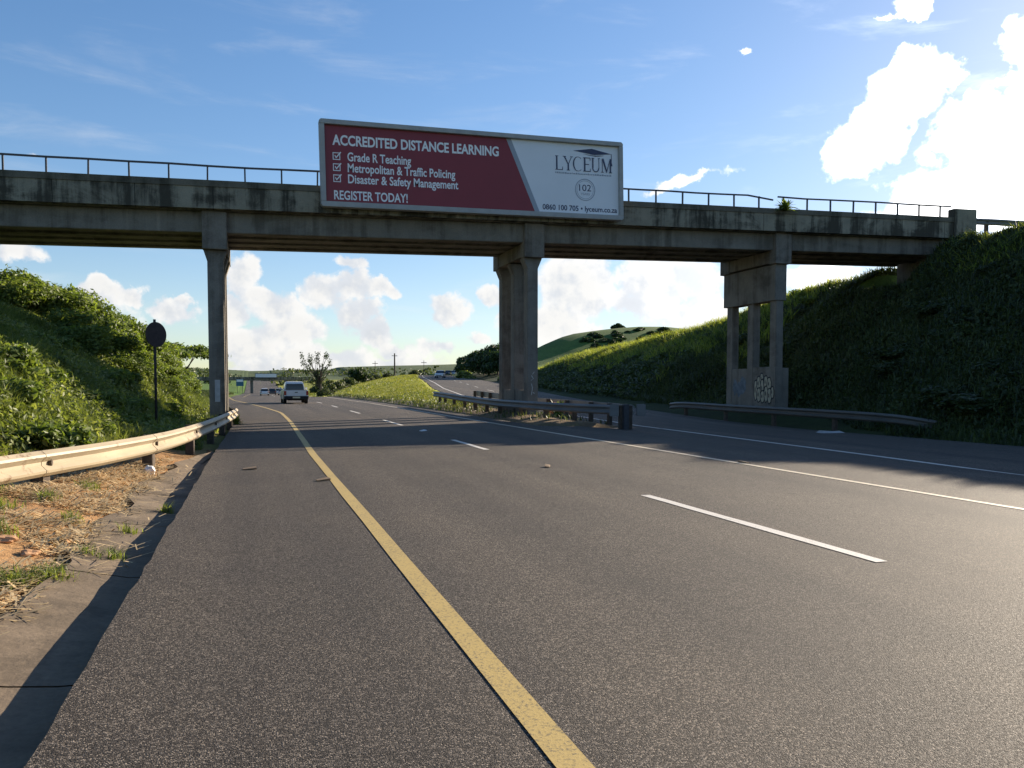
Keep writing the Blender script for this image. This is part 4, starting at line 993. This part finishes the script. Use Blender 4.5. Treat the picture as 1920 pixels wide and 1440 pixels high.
# scruffy weeds on the median round the pier and along its road edge
P1 = scatter(2600, (9.2, 13.2), (26, 50), lambda x, y: clump(x, y, 1.6, .05)); P2 = scatter(5000, (9.1, 11.5), (36, 110), lambda x, y: (x < xr(y)+1.4) & (x > xr(y)+.15) & clump(x, y, 2, .1))
V, F_ = join([blades(P1, .22, .03, .9, .8), blades(P2, .2, .06, .9, .8)]); tag(raw_mesh('grass', V, F_, M['leaf_far']), 'scruffy weeds round the foot of the median pier', 'weeds', kind='stuff')
def spiky(name, x, y, z, n, ln, wd, m, label):
    p = np.tile((0, 0, 0.), (n, 1)); a = rng.uniform(0, 6.283, n); e = rng.uniform(.15, 1.4, n); l = ln*rng.uniform(.6, 1.2, n)
    d = np.stack([np.cos(a)*np.cos(e), np.sin(a)*np.cos(e), np.sin(e)], 1); s = np.stack([-np.sin(a), np.cos(a), np.zeros(n)], 1)*wd
    mid = d*(l*.55)[:, None]; tip = d*l[:, None]-np.array((0, 0, 1))*(l*.35*np.cos(e))[:, None]
    V = np.stack([p-s*.3, p+s*.3, mid+s*.5, mid-s*.5, tip+s*.05, tip-s*.05], 1).reshape(-1, 3); b = np.arange(n)[:, None]*6
    o = raw_mesh(name, V, np.concatenate([b+np.array([[0,1,2,3]]), b+np.array([[3,2,4,5]])]), m); o.location = (x, y, z); return tag(o, label, 'plant')
spiky('spiky_plant', 11.35, 29.4, gz1(11.35, 29.4), 70, .75, .09, M['leaf'], 'spiky weed growing behind the median guardrail at the pier foot')
spiky('spiky_plant', 22.5, Y0-.06, ztop(22.5)-.10, 110, .62, .10, M['leaf'], 'bushy plant sprouting from the bridge parapet at the railing gap')
spiky('spiky_plant', -.62, 29.3, -.05, 60, .45, .06, M['leaf'], 'small weed at the foot of the left pier by the rail end')
# right bank: dense dark creeper, taller grass along its sunlit rim
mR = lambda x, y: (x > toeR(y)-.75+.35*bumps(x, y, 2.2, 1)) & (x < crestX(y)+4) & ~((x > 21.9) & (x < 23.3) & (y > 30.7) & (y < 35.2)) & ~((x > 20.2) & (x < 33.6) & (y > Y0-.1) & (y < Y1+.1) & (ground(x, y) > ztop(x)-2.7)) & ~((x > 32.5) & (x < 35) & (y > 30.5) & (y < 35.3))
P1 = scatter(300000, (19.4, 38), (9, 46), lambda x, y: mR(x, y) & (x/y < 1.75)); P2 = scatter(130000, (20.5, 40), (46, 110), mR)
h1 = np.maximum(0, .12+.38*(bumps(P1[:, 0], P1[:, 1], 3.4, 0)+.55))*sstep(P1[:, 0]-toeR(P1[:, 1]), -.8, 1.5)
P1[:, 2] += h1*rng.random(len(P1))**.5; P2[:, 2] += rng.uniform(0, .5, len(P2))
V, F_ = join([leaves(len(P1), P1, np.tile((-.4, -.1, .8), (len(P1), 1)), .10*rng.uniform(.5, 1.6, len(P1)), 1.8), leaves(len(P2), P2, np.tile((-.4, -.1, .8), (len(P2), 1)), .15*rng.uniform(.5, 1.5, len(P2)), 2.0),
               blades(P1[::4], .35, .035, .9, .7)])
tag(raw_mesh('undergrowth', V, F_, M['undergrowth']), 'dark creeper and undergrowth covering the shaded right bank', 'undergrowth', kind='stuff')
P1 = scatter(110000, (22, 42), (38, 112), lambda x, y: (x > toeR(y)+1) & (x < crestX(y)+5) & ((x-toeR(y))/(crestX(y)-toeR(y)) > .40+.34*bumps(x, y, 4, 1)))
P2 = scatter(9000, (28, 36), (17, 31), lambda x, y: (x > crestX(y)-2.2) & (x/y < 1.5) & ~((y > 29.8) & (x < 33.7)))
V, F_ = join([blades(P1, .75, .05, .6, .6), blades(P2, .5, .045, .8, .7)]); tag(raw_mesh('tall_grass', V, F_, M['rim_grass']), 'tall grass catching the sun along the top of the right bank', 'grass', kind='stuff')
rd = shrub_mesh('shrub', rand_blobs(1.2, 1.2, 12, .5), 4200, .11, M['undergrowth'], 1.9)
for k in range(30):
    y = rng.uniform(15, 60); x = toeR(y)+rng.uniform(.06, .95)*(crestX(y)-toeR(y))
    if x/y > 1.5 or (30 < y < 36): continue
    place(rd, float(x), float(y), rng.uniform(.5, 1.1), rng.uniform(.3, .7), 'dark shrub bulging from the creeper on the shaded right bank', 'shrub', 'shrubs in the shaded right bank')
rb = shrub_mesh('shrub', rand_blobs(1.1, 1.1, 11, .5), 2600, .12, M['leaf'], 2.0)
for x, y, s in ((30.2,38.5,.7),(31.4,40,.75),(32.4,42,.8),(33.4,45,.7),(29.0,39.5,.5)):
    place(rb, x, y, s, s*.8, 'sunlit shrub on the rim of the right bank under the bridge end', 'shrub', 'shrubs on the right rim', dz=-.1)
for x, y, s in ((34.6,30.2,.8),(36.2,30.6,1.0),(34.6,28.6,.7)):
    place(rb, x, y, s, s*.6, 'sunlit shrub on top of the bank past the bridge end block', 'shrub', 'shrubs past the bridge end', dz=-.1)

# ------------------------------------------------------------------ small litter on the road
for i, (x, y, s, rz_) in enumerate([(.9,11.6,.10,.4),(4.6,12.4,.09,1.2),(-.1,13.5,.11,.1),(8.1,12.0,.10,2.0),(4.7,23.2,.12,.7)]):
    mb = MB().hexa([(-s,-s*.4,0),(s,-s*.5,.004),(s*.9,s*.4,.012),(-s*.8,s*.5,.006),(-s,-s*.4,.012),(s,-s*.5,.03),(s*.9,s*.4,.045),(-s*.8,s*.5,.02)])
    o = mb.build('leaf_scrap', M['litter'] if i == 4 else M['dead_leaf']); o.location = (x, y, .004); o.rotation_euler = (0, 0, rz_)
    tag(o, ['dry scrap left of the yellow line, nearest the camera', 'pale scrap lying left of the lane dashes on the sunlit asphalt', 'thin dark scrap by the left asphalt edge', 'dark scrap lying on the thin right edge line', 'white scrap lying in the bridge shadow'][i], 'scrap')
bm = bmesh.new(); bmesh.ops.create_icosphere(bm, subdivisions=3, radius=.085)
for v in bm.verts: v.co *= 1+.25*math.sin(v.co.x*63+v.co.z*41)*math.cos(v.co.y*57)
me = bpy.data.meshes.new('plastic_bag'); bm.to_mesh(me); bm.free(); me.materials.append(M['litter']); lt = bpy.data.objects.new('plastic_bag', me); C.objects.link(lt); lt.location = (-1.62, 13.9, gz1(-1.62, 13.9)+.04); tag(lt, 'crumpled white bag under the left guardrail', 'litter')
lt = MB().hexa([(-.5,-.25,0),(.5,-.2,0),(.45,.25,0),(-.4,.2,0),(-.3,-.15,.05),(.35,-.1,.07),(.3,.15,.04),(-.3,.1,.08)]).build('plastic_sheet', M['frame']); lt.location = (18.6, 22.6, float(rroad(np.float64(18.6), np.float64(22.6)))+.004); tag(lt, 'pale plastic sheet at the shaded right road edge', 'litter')
